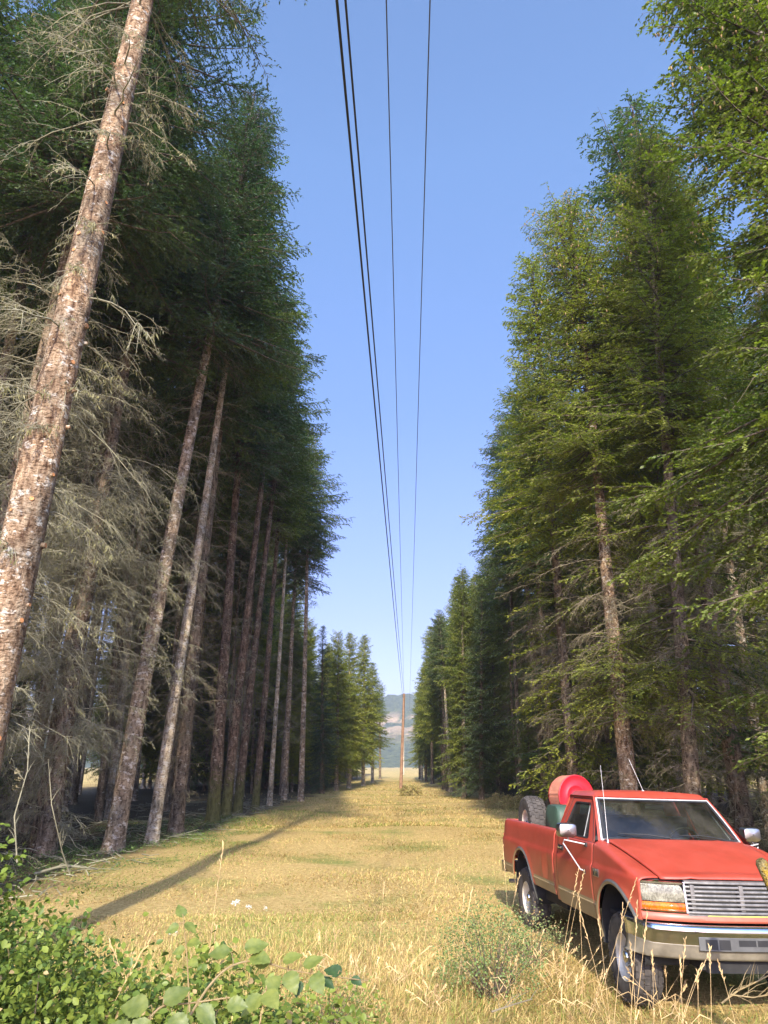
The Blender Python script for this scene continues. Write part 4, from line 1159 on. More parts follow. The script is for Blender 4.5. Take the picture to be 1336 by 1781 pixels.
# badge
b = MB(); yb = side_y(-0.46, 1.02, ARCH_F)
b.box(-0.535, -0.375, -yb - 0.010, -yb - 0.003, 1.045, 1.125, 1, 0.003); b.box(-0.528, -0.382, -yb - 0.012, -yb - 0.0105, 1.052, 1.118, 0)
badge = b.build('fender_badge', [M['black'], M['chrome_dull']], truck)
def text(txt, size, loc, rot, mat, parent, name='badge_lettering', ext=0.0015):
    c = bpy.data.curves.new(name, 'FONT'); c.body = txt; c.size = size; c.extrude = ext; c.align_x = 'CENTER'; c.align_y = 'CENTER'
    o = bpy.data.objects.new(name, c); COL.objects.link(o)
    me = bpy.data.meshes.new_from_object(o.evaluated_get(bpy.context.evaluated_depsgraph_get()))
    bpy.data.objects.remove(o)
    m = link_mesh(name, me, mat, parent)
    m.location = loc; m.rotation_euler = rot
    return m
text('F-250', 0.046, (-0.455, -yb - 0.0135, 1.100), (R_(90), 0, 0), M['chrome'], badge)
text('XLT', 0.030, (-0.455, -yb - 0.0135, 1.067), (R_(90), 0, 0), M['chrome'], badge)

# front: lower red valance, headlamps, grille, bumper
def nose(y, off, z): return (xf(y) + off - (z - 0.9) * 0.10, y, z)
Ys = [(-0.925 + 1.85 * k / 48) for k in range(49)]
b = MB()
b.grid([[nose(y, o, z) for y in Ys] for o, z in ((-0.10, .80), (0.002, .805), (0.012, .82), (0.012, .845), (-0.002, .868), (-0.03, .872))], 0)
b.build('front_valance', M['red'], truck)
b = MB(); b.grid([[nose(y, -0.075, z) for y in Ys] for z in (.80, 1.16)], 0); b.build('radiator_support', M['black'], truck)
b = MB()
b.box(0.35, 0.56, -0.53, 0.53, 0.86, 1.12, 0); b.build('radiator', M['black'], truck, smooth=False)
gy = [(-0.535 + 1.07 * k / 24) for k in range(25)]
b = MB()
for k in range(8):
    z = 0.884 + k * 0.0352
    r = 0.0115
    b.grid([[nose(y, 0.0 + r * math.cos(a) * 0.9, z + r * math.sin(a)) for y in gy] for a in [R_(-110 + 220 * q / 6) for q in range(7)]], 0)
b.build('grille_bars', M['grille_grey'], truck)
b = MB()
for yy in (-0.47, 0.0, 0.47): b.box(nose(yy, -0.03, 1.0)[0], nose(yy, 0.0, 1.0)[0] + 0.006, yy - .02, yy + .02, 0.895, 1.115, 0, .006)
b.grid([[nose(y, o, z) for y in gy] for o, z in ((-0.03, 1.128), (0.006, 1.130), (0.008, 1.146), (-0.02, 1.152))], 0)
b.grid([[nose(y, o, z) for y in gy] for o, z in ((-0.03, 0.852), (0.006, 0.852), (0.008, 0.868), (-0.02, 0.872))], 0)
b.build('grille_frame', M['grille_grey'], truck)
b = MB(); b.grid([[nose(y, o, z) for y in [(-0.36 + .9 * k / 10) for k in range(11)]] for o, z in ((0.0095, 0.858), (0.0095, 0.8635))], 0); b.build('grille_stripe', plain('yellow_stripe', (.6, .62, .05), .6), truck)
for s in (-1, 1):
    def lamp_pts(y0, y1, z0, z1, off, n=10, m=6, rnd=0.0):
        rows = []
        for i in range(m + 1):
            z = z0 + (z1 - z0) * i / m
            ins = 0.03 * (i / m) ** 4 * 1.0
            bulge = 0.012 * math.sin(math.pi * (i / m))
            rows.append([nose(s * (y0 + ins * rnd + (y1 - y0 - ins * rnd) * k / n), off + bulge, z) for k in range(n + 1)])
        return rows
    lamp = MB()
    lamp.grid(lamp_pts(0.548, 0.912, 0.962, 1.108, -0.006, rnd=1.0), 0, flip=(s > 0))
    hl = lamp.build('headlamp', M['lens'], truck)
    rb_ = MB()
    for k in range(9):   # moulded ribs of the outer corner lens
        y = 0.845 + k * 0.0075
        rb_.grid([[nose(s * (y + d), 0.0065 if d == 0 else 0.004, z) for z in (0.968, 1.0, 1.035, 1.07, 1.10)] for d in (-0.002, 0, 0.002)], 0, flip=(s > 0))
    rb_.build('lens_ribs', M['lens'], hl)
    lb = MB(); lb.grid(lamp_pts(0.552, 0.914, 0.890, 0.955, -0.006), 0, flip=(s > 0)); lb.build('turn_signal', M['amber'], truck)
    bz = MB()
    bz.grid([[nose(s * (0.54 + 0.385 * k / 12), o, z) for k in range(13)] for o, z in ((-0.02, 1.112), (0.010, 1.112), (0.012, 1.128), (-0.02, 1.138))], 0, flip=(s > 0))
    bz.grid([[nose(s * (0.54 + 0.385 * k / 12), o, z) for k in range(13)] for o, z in ((-0.02, 0.874), (0.006, 0.876), (0.008, 0.886), (-0.012, 0.890))], 0, flip=(s > 0))
    bz.grid([[nose(s * yy, o, z) for z in (0.876, 0.93, 1.0, 1.06, 1.112, 1.135)] for yy, o in ((0.532, -0.02), (0.534, 0.010), (0.549, 0.010), (0.551, -0.01))], 0, flip=(s < 0))
    bz.build('lamp_bezel', M['chrome'], truck)
# bumper
def by(t):   # plan curve of the bumper: t in -1..1 -> (x, y)
    a = abs(t); y = min(1.0, a * 1.16)
    if a <= 0.80: yy = a / 0.80 * 0.90; x = xf(yy) + 0.115
    else:
        q = (a - 0.80) / 0.20
        yy = 0.90 + 0.085 * math.sin(q * math.pi / 2); x = xf(0.90) + 0.115 - 0.36 * (q ** 1.3)
    return x, math.copysign(yy, t)
bt = [(-1 + 2 * k / 80) for k in range(81)]
def bump_rows(sec, ts):
    rows = []
    for (o, z) in sec:
        r = []
        for t in ts:
            x, y = by(t)
            inw = min(1, max(0, (abs(t) - 0.8) / 0.2))
            r.append((x + o * (1 - inw), y + math.copysign(o * inw * 0.6, t), z + 0.012 * inw))
        rows.append(r)
    return rows
b = MB()
b.grid(bump_rows([(-0.10, .788), (-0.02, .792), (0.012, .782), (0.024, .765), (0.028, .74), (0.018, .715), (0.016, .65), (0.012, .640)], bt), 0)
b.grid(bump_rows([(0.012, .640), (0.006, .63), (-0.010, .60), (-0.035, .535), (-0.05, .515), (-0.09, .51)], bt), 1)
bmp_ = b.build('front_bumper', [M['chrome'], M['bumper_low']], truck, angle=50)
md = bmp_.modifiers.new('solid', 'SOLIDIFY'); md.thickness = 0.004
b = MB()
rr_ = [k * 0.02 for k in range(-24, 25)]
b.grid(bump_rows([(0.019, .712), (0.024, .705), (0.022, .60), (0.0, .590)], [t for t in [(-0.47 + 0.94 * k / 30) for k in range(31)]]), 0)
pl = b.build('plate_recess', M['grey_plastic'], bmp_)
for (t0, t1, z0, z1) in ((-0.42, -0.22, .61, .69), (-0.15, 0.15, .64, .69), (0.22, 0.42, .61, .69)):
    b = MB(); b.grid(bump_rows([(0.0255, z1), (0.0245, z0)], [t0 + (t1 - t0) * k / 6 for k in range(7)]), 0)
    b.grid(bump_rows([(0.028, z1), (0.027, z0)], [(t0 + t1) / 2 - .006, (t0 + t1) / 2 + .006]), 1)
    b.build('bumper_slot', [M['black'], M['grey_plastic']], bmp_)
b = MB(); b.box(0.55, 0.70, -0.42, 0.42, 0.40, 0.52, 0, 0.01); b.box(0.2, 0.66, -0.46, -0.38, 0.42, 0.56); b.box(0.2, 0.66, 0.38, 0.46, 0.42, 0.56); b.build('bumper_mount', M['chassis'], truck)
# frame, axles, tank
b = MB()
for s in (-1, 1): b.box(-4.5, 0.5, s * 0.42 - 0.04, s * 0.42 + 0.04, 0.55, 0.70)
b.tube([(0, -0.8, 0.42), (0, 0.8, 0.42)], 0.05, 10); b.tube([(WB, -0.8, 0.42), (WB, 0.8, 0.42)], 0.055, 10)
b.tube([(0.0, 0.2, 0.42), (0.06, 0.2, 0.42)], 0.14, 12); b.tube([(WB - 0.08, 0, 0.42), (WB + 0.1, 0, 0.42)], 0.16, 12)
b.tube([(-0.4, 0.1, 0.55), (WB, 0, 0.48)], 0.045, 8); b.box(-0.6, 0.3, -0.3, 0.3, 0.5, 0.85); b.box(-2.9, -2.0, -0.80, -0.5, 0.48, 0.72, 0, .03)
b.build('chassis', M['chassis'], truck)
b = MB(); b.tube([(-2.2, -0.35, 0.5), (-3.0, -0.45, 0.55), (-3.9, -0.6, 0.55), (-4.35, -0.75, 0.52), (-4.55, -0.86, 0.50)], 0.032, 10); b.build('exhaust_pipe', M['steel'], truck)
# bed floor, front wall, tailgate, rear bumper
b = MB(); b.box(-4.52, -1.99, -0.83, 0.83, 0.90, 0.93); b.box(-2.03, -1.99, -0.83, 0.83, 0.93, 1.40)
for s in (-1, 1): b.box(WB - 0.45, WB + 0.45, s * 0.68 - 0.16, s * 0.68 + 0.16, 0.93, 1.12, 0, 0.05)
b.build('bed_floor', M['red'], truck)
b = MB(); b.box(-4.575, -4.525, -0.845, 0.845, 0.82, 1.415, 0, 0.012); tg = b.build('tailgate', M['red'], truck)
b = MB(); b.box(-4.585, -4.576, -0.18, 0.18, 1.2, 1.28, 0, 0.002); b.build('tailgate_latch', M['black'], tg)
for s in (-1, 1):
    b = MB(); b.box(-4.580, -4.563, s * 0.90 - 0.035, s * 0.90 + 0.035, 0.86, 1.20, 0, 0.004); b.build('tail_lamp', plain('red_lens', (.4, .01, .01), .2), truck)
b = MB(); b.box(-4.80, -4.62, -0.93, 0.93, 0.62, 0.78, 0, 0.02); b.box(-4.64, -4.5, -0.5, 0.5, .62, .7); b.build('rear_bumper', M['chrome_dull'], truck)

# wheels
def tyre_parts(parent, c, R=0.405, W=0.27, sgn=-1, seed=0, rim=True, rim_mat='rim'):
    tb = MB(); h = W / 2
    prof = [(0.205, -h * .72), (0.215, -h * .86), (0.26, -h * .98), (0.315, -h), (0.362, -h * .93), (0.388, -h * .80), (R - 0.014, -h * .45), (R - 0.012, 0), (R - 0.014, h * .45), (0.388, h * .80), (0.362, h * .93), (0.315, h), (0.26, h * .98), (0.215, h * .86), (0.205, h * .72)]
    tb.lathe_y(prof, c, 56)
    rr = random.Random(seed)
    n = 34
    for k in range(n):
        for (y0, y1, ph) in ((-h * .97, -h * .52, 0), (-h * .44, -h * .06, .5), (h * .02, h * .44, .1), (h * .52, h * .97, .55)):
            a0 = (k + ph) * 2 * math.pi / n; a1 = a0 + 0.68 * 2 * math.pi / n
            edge0, edge1 = abs(y0) > h * .8, abs(y1) > h * .8
            vs = []
            for (yy, ed) in ((y0, edge0), (y1, edge1)):
                for a in (a0, a1):
                    aa = a + (0.03 if yy * (1 if k % 2 else -1) > 0 else -0.0)
                    ro = R - (0.030 if ed else 0.0); ri = R - 0.06
                    vs += [(c[0] + ri * math.cos(aa), c[1] + yy, c[2] + ri * math.sin(aa)), (c[0] + ro * math.cos(aa), c[1] + yy, c[2] + ro * math.sin(aa))]
            tb.add(vs, [(0, 2, 3, 1), (4, 5, 7, 6), (1, 3, 7, 5), (0, 1, 5, 4), (2, 6, 7, 3)])
    for k in range(n):   # shoulder lugs reaching down the sidewall
        for sg in (-1, 1):
            a0 = (k + (0.0 if sg < 0 else .55)) * 2 * math.pi / n; a1 = a0 + 0.6 * 2 * math.pi / n
            vs = []
            for (r_, yy) in ((R - 0.028, h * .98), (0.352, h * 1.0), (0.352, h * .9), (R - 0.03, h * .9)):
                for a in (a0, a1): vs.append((c[0] + r_ * math.cos(a), c[1] + sg * yy, c[2] + r_ * math.sin(a)))
            tb.add(vs, [(0, 1, 3, 2), (0, 2, 4, 6), (1, 7, 5, 3), (2, 3, 5, 4), (0, 6, 7, 1)])
    t = tb.build('tyre', M['rubber'], parent, angle=30)
    if rim:
        rb2 = MB(); s = sgn
        rb2.lathe_y([(0.215, s * h * .80), (0.205, s * h * .86), (0.196, s * h * .78), (0.185, s * h * .55), (0.178, s * h * .20), (0.165, s * h * .10), (0.12, s * h * .22), (0.085, s * h * .34), (0.06, s * h * .36), (0.0, s * h * .36)], c, 40)
        rim_o = rb2.build('rim', M[rim_mat], parent)
        sl = MB()
        for k in range(8):
            a = k * math.pi / 4
            e = Vector((math.cos(a), 0, math.sin(a)))
            p = Vector(c) + e * 0.142 + Vector((0, s * (h * .165 + .004), 0))
            t1 = Vector((-math.sin(a), 0, math.cos(a))); e2 = (e * 0.9 + Vector((0, -s * 0.25, 0))).normalized()
            sl.add([p + t1 * 0.024 * math.cos(q * math.pi / 5) + e2 * 0.016 * math.sin(q * math.pi / 5) for q in range(10)], [tuple(range(10))])
        sl.build('rim_holes', M['black'], rim_o)
        hb = MB(); hb.lathe_y([(0.062, s * h * .30), (0.06, s * h * .62), (0.052, s * h * .74), (0.03, s * h * .80), (0.0, s * h * .81)], c, 24)
        for k in range(8):
            a = (k + .5) * math.pi / 4
            p = Vector(c) + Vector((math.cos(a), 0, math.sin(a))) * 0.083 + Vector((0, s * h * .33, 0))
            hb.tube([p, p + Vector((0, s * 0.03, 0))], 0.011, 6)
        hb.build('hub', M['chrome'], rim_o)
        if s: # inner dish so nothing shows through
            bk = MB(); bk.lathe_y([(0.208, -s * h * .7), (0.10, -s * h * .3), (0, -s * h * .3)], c, 24); bk.build('brake_drum', M['chassis'], rim_o)
    return t
for (x, s) in ((0.0, -1), (0.0, 1), (WB, -1), (WB, 1)):
    zc = 0.385 if x == 0 else 0.425
    w = empty('wheel', (0, 0, 0)); w.parent = truck
    w.location = (x, s * 0.815, zc)
    if x == 0: w.rotation_euler = (0, 0.3, -0.05)
    else: w.rotation_euler = (0, 1.1, 0)
    tyre_parts(w, (0, 0, 0), sgn=s, seed=int(x * 3 + s + 10))

# cargo in the bed: things of their own
TM = Matrix.LocRotScale(Vector((TR_X, TR_Y, 0)), truck.rotation_euler.to_matrix(), None)
def cargo(name, loc, rz, label, cat):
    p = TM @ Vector(loc)
    e = empty(name, p, (truck.rotation_euler.x, truck.rotation_euler.y, truck.rotation_euler.z + rz))
    tag(e, label, cat); return e
sp_ = cargo('spare_wheel', (-3.55, -0.74, 0.98), -0.03, 'chunky spare tyre with cream rim standing upright in the truck bed', 'wheel')
tyre_parts(sp_, (0, 0, 0.405), R=0.405, W=0.27, sgn=-1, seed=9)
tk = cargo('water_tank', (-2.42, -0.40, 0.935), 0.0, 'dark green water tank strapped in the truck bed behind the cab', 'tank')
b = MB(); rows = []
for i in range(21):
    a = i * 2 * math.pi / 20
    sq = lambda c: math.copysign(abs(c) ** 0.5, c)
    rows.append([(sq(math.cos(a)) * 0.30 * k, y, 0.39 + sq(math.sin(a)) * 0.385 * k) for y, k in ((-0.42, 0.0), (-0.42, .85), (-0.40, .97), (-0.36, 1.0), (0.36, 1.0), (0.40, .97), (0.42, .85), (0.42, 0))])
b.grid(rows); b.build('tank_body', M['tank_green'], tk, angle=50)
b = MB()
for yy in (-0.22, 0.22):
    b.grid([[(math.copysign(abs(math.cos(a)) ** .5, math.cos(a)) * 0.307, y, 0.39 + math.copysign(abs(math.sin(a)) ** .5, math.sin(a)) * 0.392) for y in (yy - .018, yy + .018)] for a in [k * 2 * math.pi / 20 for k in range(21)]], 0)
b.build('strap', M['red'], tk)
b = MB(); b.tube([(0, 0.05, .76), (0, 0.05, .80)], 0.08, 16); b.build('filler_cap', M['black'], tk)
rl = cargo('hose_reel', (-2.98, -0.28, 0.935), 1.78, 'bright red reel of tan hose behind the green tank in the truck bed', 'hose reel')
rc = (0, 0, 0.875)
for s in (-1, 1):
    b = MB(); w_ = 0.035; q_ = 1.0 if s < 0 else 0.93
    b.lathe_y([(0.0, s * (.125 + w_)), (0.05, s * (.128 + w_)), (0.06, s * (.122 + w_)), (0.13, s * (.122 + w_)), (0.14, s * (.130 + w_)), (0.155, s * (.130 + w_)), (0.165, s * (.122 + w_)), (0.265 * q_, s * (.124 + w_)), (0.28 * q_, s * (.134 + w_)), (0.292 * q_, s * (.130 + w_)), (0.292 * q_, s * (.120 + w_)), (0.27 * q_, s * (.112 + w_)), (0.0, s * (.112 + w_))], rc, 48)
    b.build('flange', M['reel_red'], rl, angle=40)
b = MB()
rows = []; n_t = 10
tb = MB(); pts = []
for lay, rad0 in ((0, 0.245), (1, 0.272)):
    for k in range(n_t * 40 + 1):
        a = k / 40 * 2 * math.pi
        yy = -0.130 + 0.260 * (k / (n_t * 40))
        if lay: yy = -yy
        pts.append((math.cos(a) * rad0, yy, 0.875 + math.sin(a) * rad0))
tb.tube(pts, 0.0155, 7); tb.build('hose', M['hose'], rl)
b = MB(); b.lathe_y([(0.22, -.15), (0.22, .15)], rc, 30); b.build('drum', M['reel_red'], rl)
b = MB()
for s in (-1, 1):
    b.tube([(-0.2, s * .20, 0.0), (0, s * .20, 0.875), (0.2, s * .20, 0.0)], 0.012, 8)
b.tube([(-0.22, -.20, 0.012), (-0.22, .20, 0.012)], 0.012, 8); b.tube([(0.22, -.20, 0.012), (0.22, .20, 0.012)], 0.012, 8)
b.build('stand', M['steel'], rl)
# ------------------------------------------------------------------ grass and plants
def vnoise(x, y, s, seed):
    r = np.random.default_rng(seed); v = np.zeros_like(x)
    for k in range(7):
        a = r.uniform(0, 6.28); f = s * r.uniform(0.5, 1.9)
        v += np.sin((x * math.cos(a) + y * math.sin(a)) * f + r.uniform(0, 6.28))
    return v / 3.7

def lerp3(a, b, t): return np.asarray(a)[None, :] * (1 - t[:, None]) + np.asarray(b)[None, :] * t[:, None]

def blades(n, sampler, length, width, tilt, seed, greenness, dens=None):
    r = np.random.default_rng(seed)
    x, y = sampler(r, n)
    if dens is not None:
        k = r.random(len(x)) < dens(x, y); x, y = x[k], y[k]
    n = len(x)
    L = length(x, y) * r.uniform(0.5, 1.35, n)
    ti = np.clip(r.normal(tilt[0], tilt[1], n), 0.05, 1.45)
    fl = vnoise(x, y, 0.9, seed + 5) * 2.2
    az = fl + r.normal(0, 1.3, n)
    d = np.stack([np.sin(ti) * np.cos(az), np.sin(ti) * np.sin(az), np.cos(ti)], 1)
    p0 = np.stack([x, y, ground_z(x, y) - 0.01], 1)
    sidev = np.stack([-np.sin(az + r.normal(0, .8, n)), np.cos(az), np.zeros(n)], 1); sidev = norm(sidev)
    w = (width(x, y) * r.uniform(0.6, 1.3, n))[:, None]
    m1 = p0 + d * (L * 0.5)[:, None]
    tip = p0 + d * L[:, None] * 0.98; tip[:, 2] -= 0.22 * L * r.uniform(0, 1.4, n)
    tip[:, 2] = np.maximum(tip[:, 2], p0[:, 2] + 0.012)
    V = np.stack([p0 - sidev * w * .5, p0 + sidev * w * .5, m1 + sidev * w * 0.42, m1 - sidev * w * .42, tip], 1).reshape(-1, 3)
    b = np.arange(n) * 5
    Q = np.stack([b, b + 1, b + 2, b + 3], 1); T = np.stack([b + 3, b + 2, b + 4], 1)
    g = greenness(x, y, r)
    straw = lerp3((0.37, 0.25, 0.075), (0.76, 0.57, 0.23), r.random(n))
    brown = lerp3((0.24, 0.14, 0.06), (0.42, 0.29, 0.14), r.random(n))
    pb = 0.13 + 0.6 * np.clip(vnoise(x, y, 1.5, 40) - .1, 0, .8) * np.clip((-x - 1.5) / 2, 0, 1) * (y < 24)  # some brown blades everywhere; the extra ones at left paint in broken tree shade
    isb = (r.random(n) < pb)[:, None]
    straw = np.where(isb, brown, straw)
    grn = lerp3((0.13, 0.19, 0.03), (0.36, 0.40, 0.09), r.random(n))
    c = np.where((r.random(n) < g)[:, None], grn, straw)
    return V, Q, T, np.repeat(c, 5, 0)

def merge_blades(name, sets, label_kind='stuff'):
    Vs, Qs, Ts, Cs = [], [], [], []; off = 0
    for V, Q, T, C in sets:
        Vs.append(V); Qs.append(Q + off); Ts.append(T + off); Cs.append(C); off += len(V)
    me = np_mesh(name, np.concatenate(Vs), np.concatenate(Qs), np.concatenate(Ts), col=np.concatenate(Cs))
    return link_mesh(name, me, M['grass'])

def zone(y0, y1, half=0.62, add=1.2, p=1.0):
    def s(r, n):
        y = y0 + (y1 - y0) * r.random(n) ** p
        x = (r.random(n) * 2 - 1) * (y * half + add)
        return x, y
    return s
def meadow_dens(x, y):
    ax = x - 0.022 * y
    nz = vnoise(x, y, 1.3, 8) * 0.5
    l = np.clip((ax + 7.4 + nz) / 1.6, 0.10, 1); r = np.clip((8.0 + nz - ax) / 1.6, 0.12, 1)
    l = np.where(y > 60, np.clip((ax + 6.6 + (y - 60) * .02) / 1.2, 0.05, 1), l); r = np.where(y > 45, np.clip((6.6 - (y - 45) * .03 - ax) / 1.2, .05, 1), r)
    return l * r
def under_truck(x, y): return (x > 2.5) & (x < 4.2) & (y > 7.9) & (y < 12.6)
def len_near(x, y):
    n = vnoise(x, y, 2.2, 3); m = vnoise(x, y, 0.8, 4)
    base = 0.13 + 0.10 * np.clip(n, 0, 1.4) + 0.10 * np.clip(m, 0, 1)
    rough = np.clip((11.5 - y) / 3.0, 0, 1)
    L = 0.085 + (base) * (0.25 + 0.9 * rough)
    L = L * 0.68
    L = np.where((x > 1.9) & (y > 6.3) & (y < 12), L * 0.6, L)
    return np.where(under_truck(x, y), 0.05, L)
def green_m(x, y, r):
    g = 0.16 + 0.30 * np.clip(vnoise(x, y, 0.7, 15), 0, 1.2) + 0.18 * np.clip((9.5 - y) / 3, 0, 1)
    g += 0.55 * np.clip((-x - 3.6) / 1.6, 0, 1) * (y > 14) * (y < 40)
    return np.clip(g, 0, .95)
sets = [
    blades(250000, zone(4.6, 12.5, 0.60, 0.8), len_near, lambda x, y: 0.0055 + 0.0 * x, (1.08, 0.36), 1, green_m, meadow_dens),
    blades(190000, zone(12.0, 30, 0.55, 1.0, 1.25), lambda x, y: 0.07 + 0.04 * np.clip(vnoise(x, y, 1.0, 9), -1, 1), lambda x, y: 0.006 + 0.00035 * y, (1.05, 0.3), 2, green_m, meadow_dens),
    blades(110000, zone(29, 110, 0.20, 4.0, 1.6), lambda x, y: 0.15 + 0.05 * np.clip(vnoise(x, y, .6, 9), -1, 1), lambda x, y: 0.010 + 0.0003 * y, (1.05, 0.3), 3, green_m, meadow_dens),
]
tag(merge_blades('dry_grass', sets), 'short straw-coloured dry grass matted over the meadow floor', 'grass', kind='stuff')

# low green ground cover at the feet of the left trees, and in the shade of both stands
def cover(n, sampler, size, seed, c0, c1, hmax, dens=None):
    r = np.random.default_rng(seed)
    x, y = sampler(r, n)
    if dens is not None:
        k = r.random(n) < dens(x, y); x, y = x[k], y[k]
    n = len(x)
    p = np.stack([x, y, ground_z(x, y) + hmax * r.random(n) ** 1.5], 1)
    return leaves_np(p, size * r.uniform(.6, 1.3, n), r, lerp3(c0, c1, r.random(n)), up=0.8)
def leaves_np(p, size, r, col, up=0.7, width=0.36, updir=None):
    n = len(p)
    nrm = norm(r.normal(0, 1, (n, 3)) * (1 - up) + np.array([0, -0.15, 1.0]) * up) if updir is None else norm(updir + r.normal(0, 0.3, (n, 3)))
    a = norm(np.cross(nrm, r.normal(0, 1, (n, 3)))); b = np.cross(nrm, a)
    s = size[:, None]
    o = lambda u, v, h: p + a * s * u + b * s * v + nrm * s * h
    V = np.stack([o(0, 0, 0), o(.28, width * .85, .07), o(.62, width * .8, .05), o(1, 0, -.10), o(.62, -width * .8, .05), o(.28, -width * .85, .07), o(.5, 0, -.03)], 1).reshape(-1, 3)
    k = np.arange(n)[:, None] * 7
    T = np.concatenate([k + np.array([i, (i + 1) % 6, 6])[None, :] for i in range(6)], 0)
    return V, T, np.repeat(col, 7, 0)
def leaf_mesh(name, sets):
    Vs, Ts, Cs = [], [], []; off = 0
    for V, T, C in sets: Vs.append(V); Ts.append(T + off); Cs.append(C); off += len(V)
    return np_mesh(name, np.concatenate(Vs), None, np.concatenate(Ts), col=np.concatenate(Cs), smooth=False)
me = leaf_mesh('ground_cover', [
    cover(30000, lambda r, n: (r.uniform(-10, -4.6, n), r.uniform(15, 33, n)), 0.05, 5, (0.06, 0.11, 0.025), (0.18, 0.26, 0.06), 0.16, lambda x, y: np.clip(vnoise(x, y, 1.2, 22) * .6 + .5, 0, 1) * np.clip((-x - 4.4) / 1.5, 0, 1)),
    cover(22000, lambda r, n: (r.uniform(7, 16, n) , r.uniform(13, 50, n)), 0.06, 6, (0.05, 0.08, 0.02), (0.16, 0.2, 0.05), 0.25, lambda x, y: np.clip(vnoise(x, y, .8, 23) * .6 + .35, 0, 1)),
    cover(9000, lambda r, n: (r.uniform(-6, 6, n), r.uniform(6.5, 12, n)), 0.028, 7, (0.10, 0.16, 0.035), (0.25, 0.33, 0.09), 0.10, lambda x, y: np.clip(vnoise(x, y, 1.7, 24) - .25, 0, 1)),
])
tag(link_mesh('low_weeds', me, M['leaf']), 'low green weeds spreading under the trees and through the grass', 'weeds', kind='stuff')
# needle litter, twigs and sticks on the forest floor
def sticks(n, samp, seed, lo, hi):
    r = np.random.default_rng(seed); x, y = samp(r, n)
    L = r.uniform(lo, hi, n); az = r.uniform(0, 6.28, n); el = r.normal(0.0, 0.12, n)
    p = np.stack([x, y, ground_z(x, y) + 0.03 + r.random(n) * .05], 1)
    d = np.stack([np.cos(az), np.sin(az), el], 1)
    k = np.stack([np.zeros(n), np.zeros(n), r.normal(0, .05, n)], 1)
    P = np.stack([p, p + d * (L * .5)[:, None] + k, p + d * L[:, None]], 1)
    return tubes_np(P, np.tile(np.array([.010, .008, .004]), (n, 1)) * r.uniform(.5, 1.6, (n, 1)), 4)
v1, q1 = sticks(1500, lambda r, n: (r.uniform(-14, -6.0, n), r.uniform(9, 50, n)), 31, .15, 1.1)
v2, q2 = sticks(900, lambda r, n: (r.uniform(7.5, 15, n), r.uniform(12, 50, n)), 32, .15, 1.1)
me = np_mesh('twig_litter', np.concatenate([v1, v2]), np.concatenate([q1, q2 + len(v1)]))
tag(link_mesh('twig_litter', me, M['dead_twig']), 'grey twig litter strewn on the floor under the trees', 'litter', kind='stuff')

# bramble bushes at the lower left
def bush(name, label, cat, c, rad, ztop, n, size, c0, c1, seed, ncane=14, canemat='twig', group=None, up=0.55, clump=True, dry=0.03):
    r = np.random.default_rng(seed)
    g = float(ground_z(c[0], c[1]))
    root = empty(name, (c[0], c[1], g)); tag(root, label, cat, group)
    H = ztop - g
    # canes
    P = []
    for k in range(ncane):
        a = r.uniform(0, 6.28); q = r.uniform(0.2, 1.0)
        e = np.array([math.cos(a) * rad[0] * q, math.sin(a) * rad[1] * q, H * r.uniform(.45, 1.05) * math.sqrt(max(0.05, 1 - q * q * .8))])
        s0 = np.array([e[0] * .25, e[1] * .25, 0]); m1 = s0 * .6 + e * .4; m1[2] = e[2] * .75
        pts = []
        for t in np.linspace(0, 1, 8): pts.append(s0 * (1 - t) ** 2 + m1 * 2 * t * (1 - t) + e * t * t)
        P.append(pts)
    P = np.array(P)
    v, q = tubes_np(P, np.tile(np.linspace(.0055, .002, 8), (ncane, 1)), 5)
    link_mesh('canes', np_mesh('canes', v, q, smooth=True), M[canemat], root)
    # leaves: clumps on canes and through the mound's outer shell
    nc = n // 12
    th = r.uniform(0, 6.28, nc); rr = np.sqrt(r.random(nc)); top = np.sqrt(np.maximum(0.02, 1 - rr ** 2 * .9))
    hz = H * top * (1 - 0.75 * r.random(nc) ** 2.2) * (1 + 0.13 * np.sin(th * 3 + seed) + 0.1 * r.normal(0, 1, nc))
    cc = np.stack([np.cos(th) * rr * rad[0], np.sin(th) * rr * rad[1], hz], 1)
    i = r.integers(0, nc, n); p = cc[i] + r.normal(0, 1, (n, 3)) * np.array([.05, .05, .045]) * (1.5 if clump else 3)
    p[:, 2] = np.maximum(p[:, 2], 0.02)
    col = lerp3(c0, c1, np.clip(r.random(n) * .7 + r.random(nc)[i] * .4, 0, 1))
    dd = r.random(n) < dry; col[dd] = (0.42, 0.30, 0.14)
    V, T, C = leaves_np(p, size * r.uniform(.55, 1.35, n), r, col, up=up)
    link_mesh('leaves', leaf_mesh('leaves', [(V, T, C)]), M['leaf'], root)
    return root
GD, GL = (0.04, 0.085, 0.016), (0.19, 0.25, 0.04)
GB = 'brambles along the lower left edge'
bush('bramble', 'tallest bramble bush, at the lower left corner, with bright leaves on top', 'bramble', (-2.25, 3.95), (.62, .55), 1.72, 8500, .036, GD, GL, 71, group=GB)
bush('bramble', 'rounded green bramble right of the tallest one at lower left', 'bramble', (-1.55, 3.75), (.55, .5), 1.36, 7500, .035, GD, (.22, .27, .045), 72, group=GB)
bush('bramble', 'low leafy bramble spreading toward the middle of the bottom edge', 'bramble', (-0.85, 3.75), (.62, .5), 1.27, 7000, .036, (0.05, .10, .02), (.24, .29, .05), 73, group=GB)
bush('bramble', 'sparse low bramble at the right end of the leafy mass', 'bramble', (-0.28, 3.95), (.42, .4), 1.07, 2600, .036, (0.06, .11, .02), (.26, .30, .05), 78, group=GB)
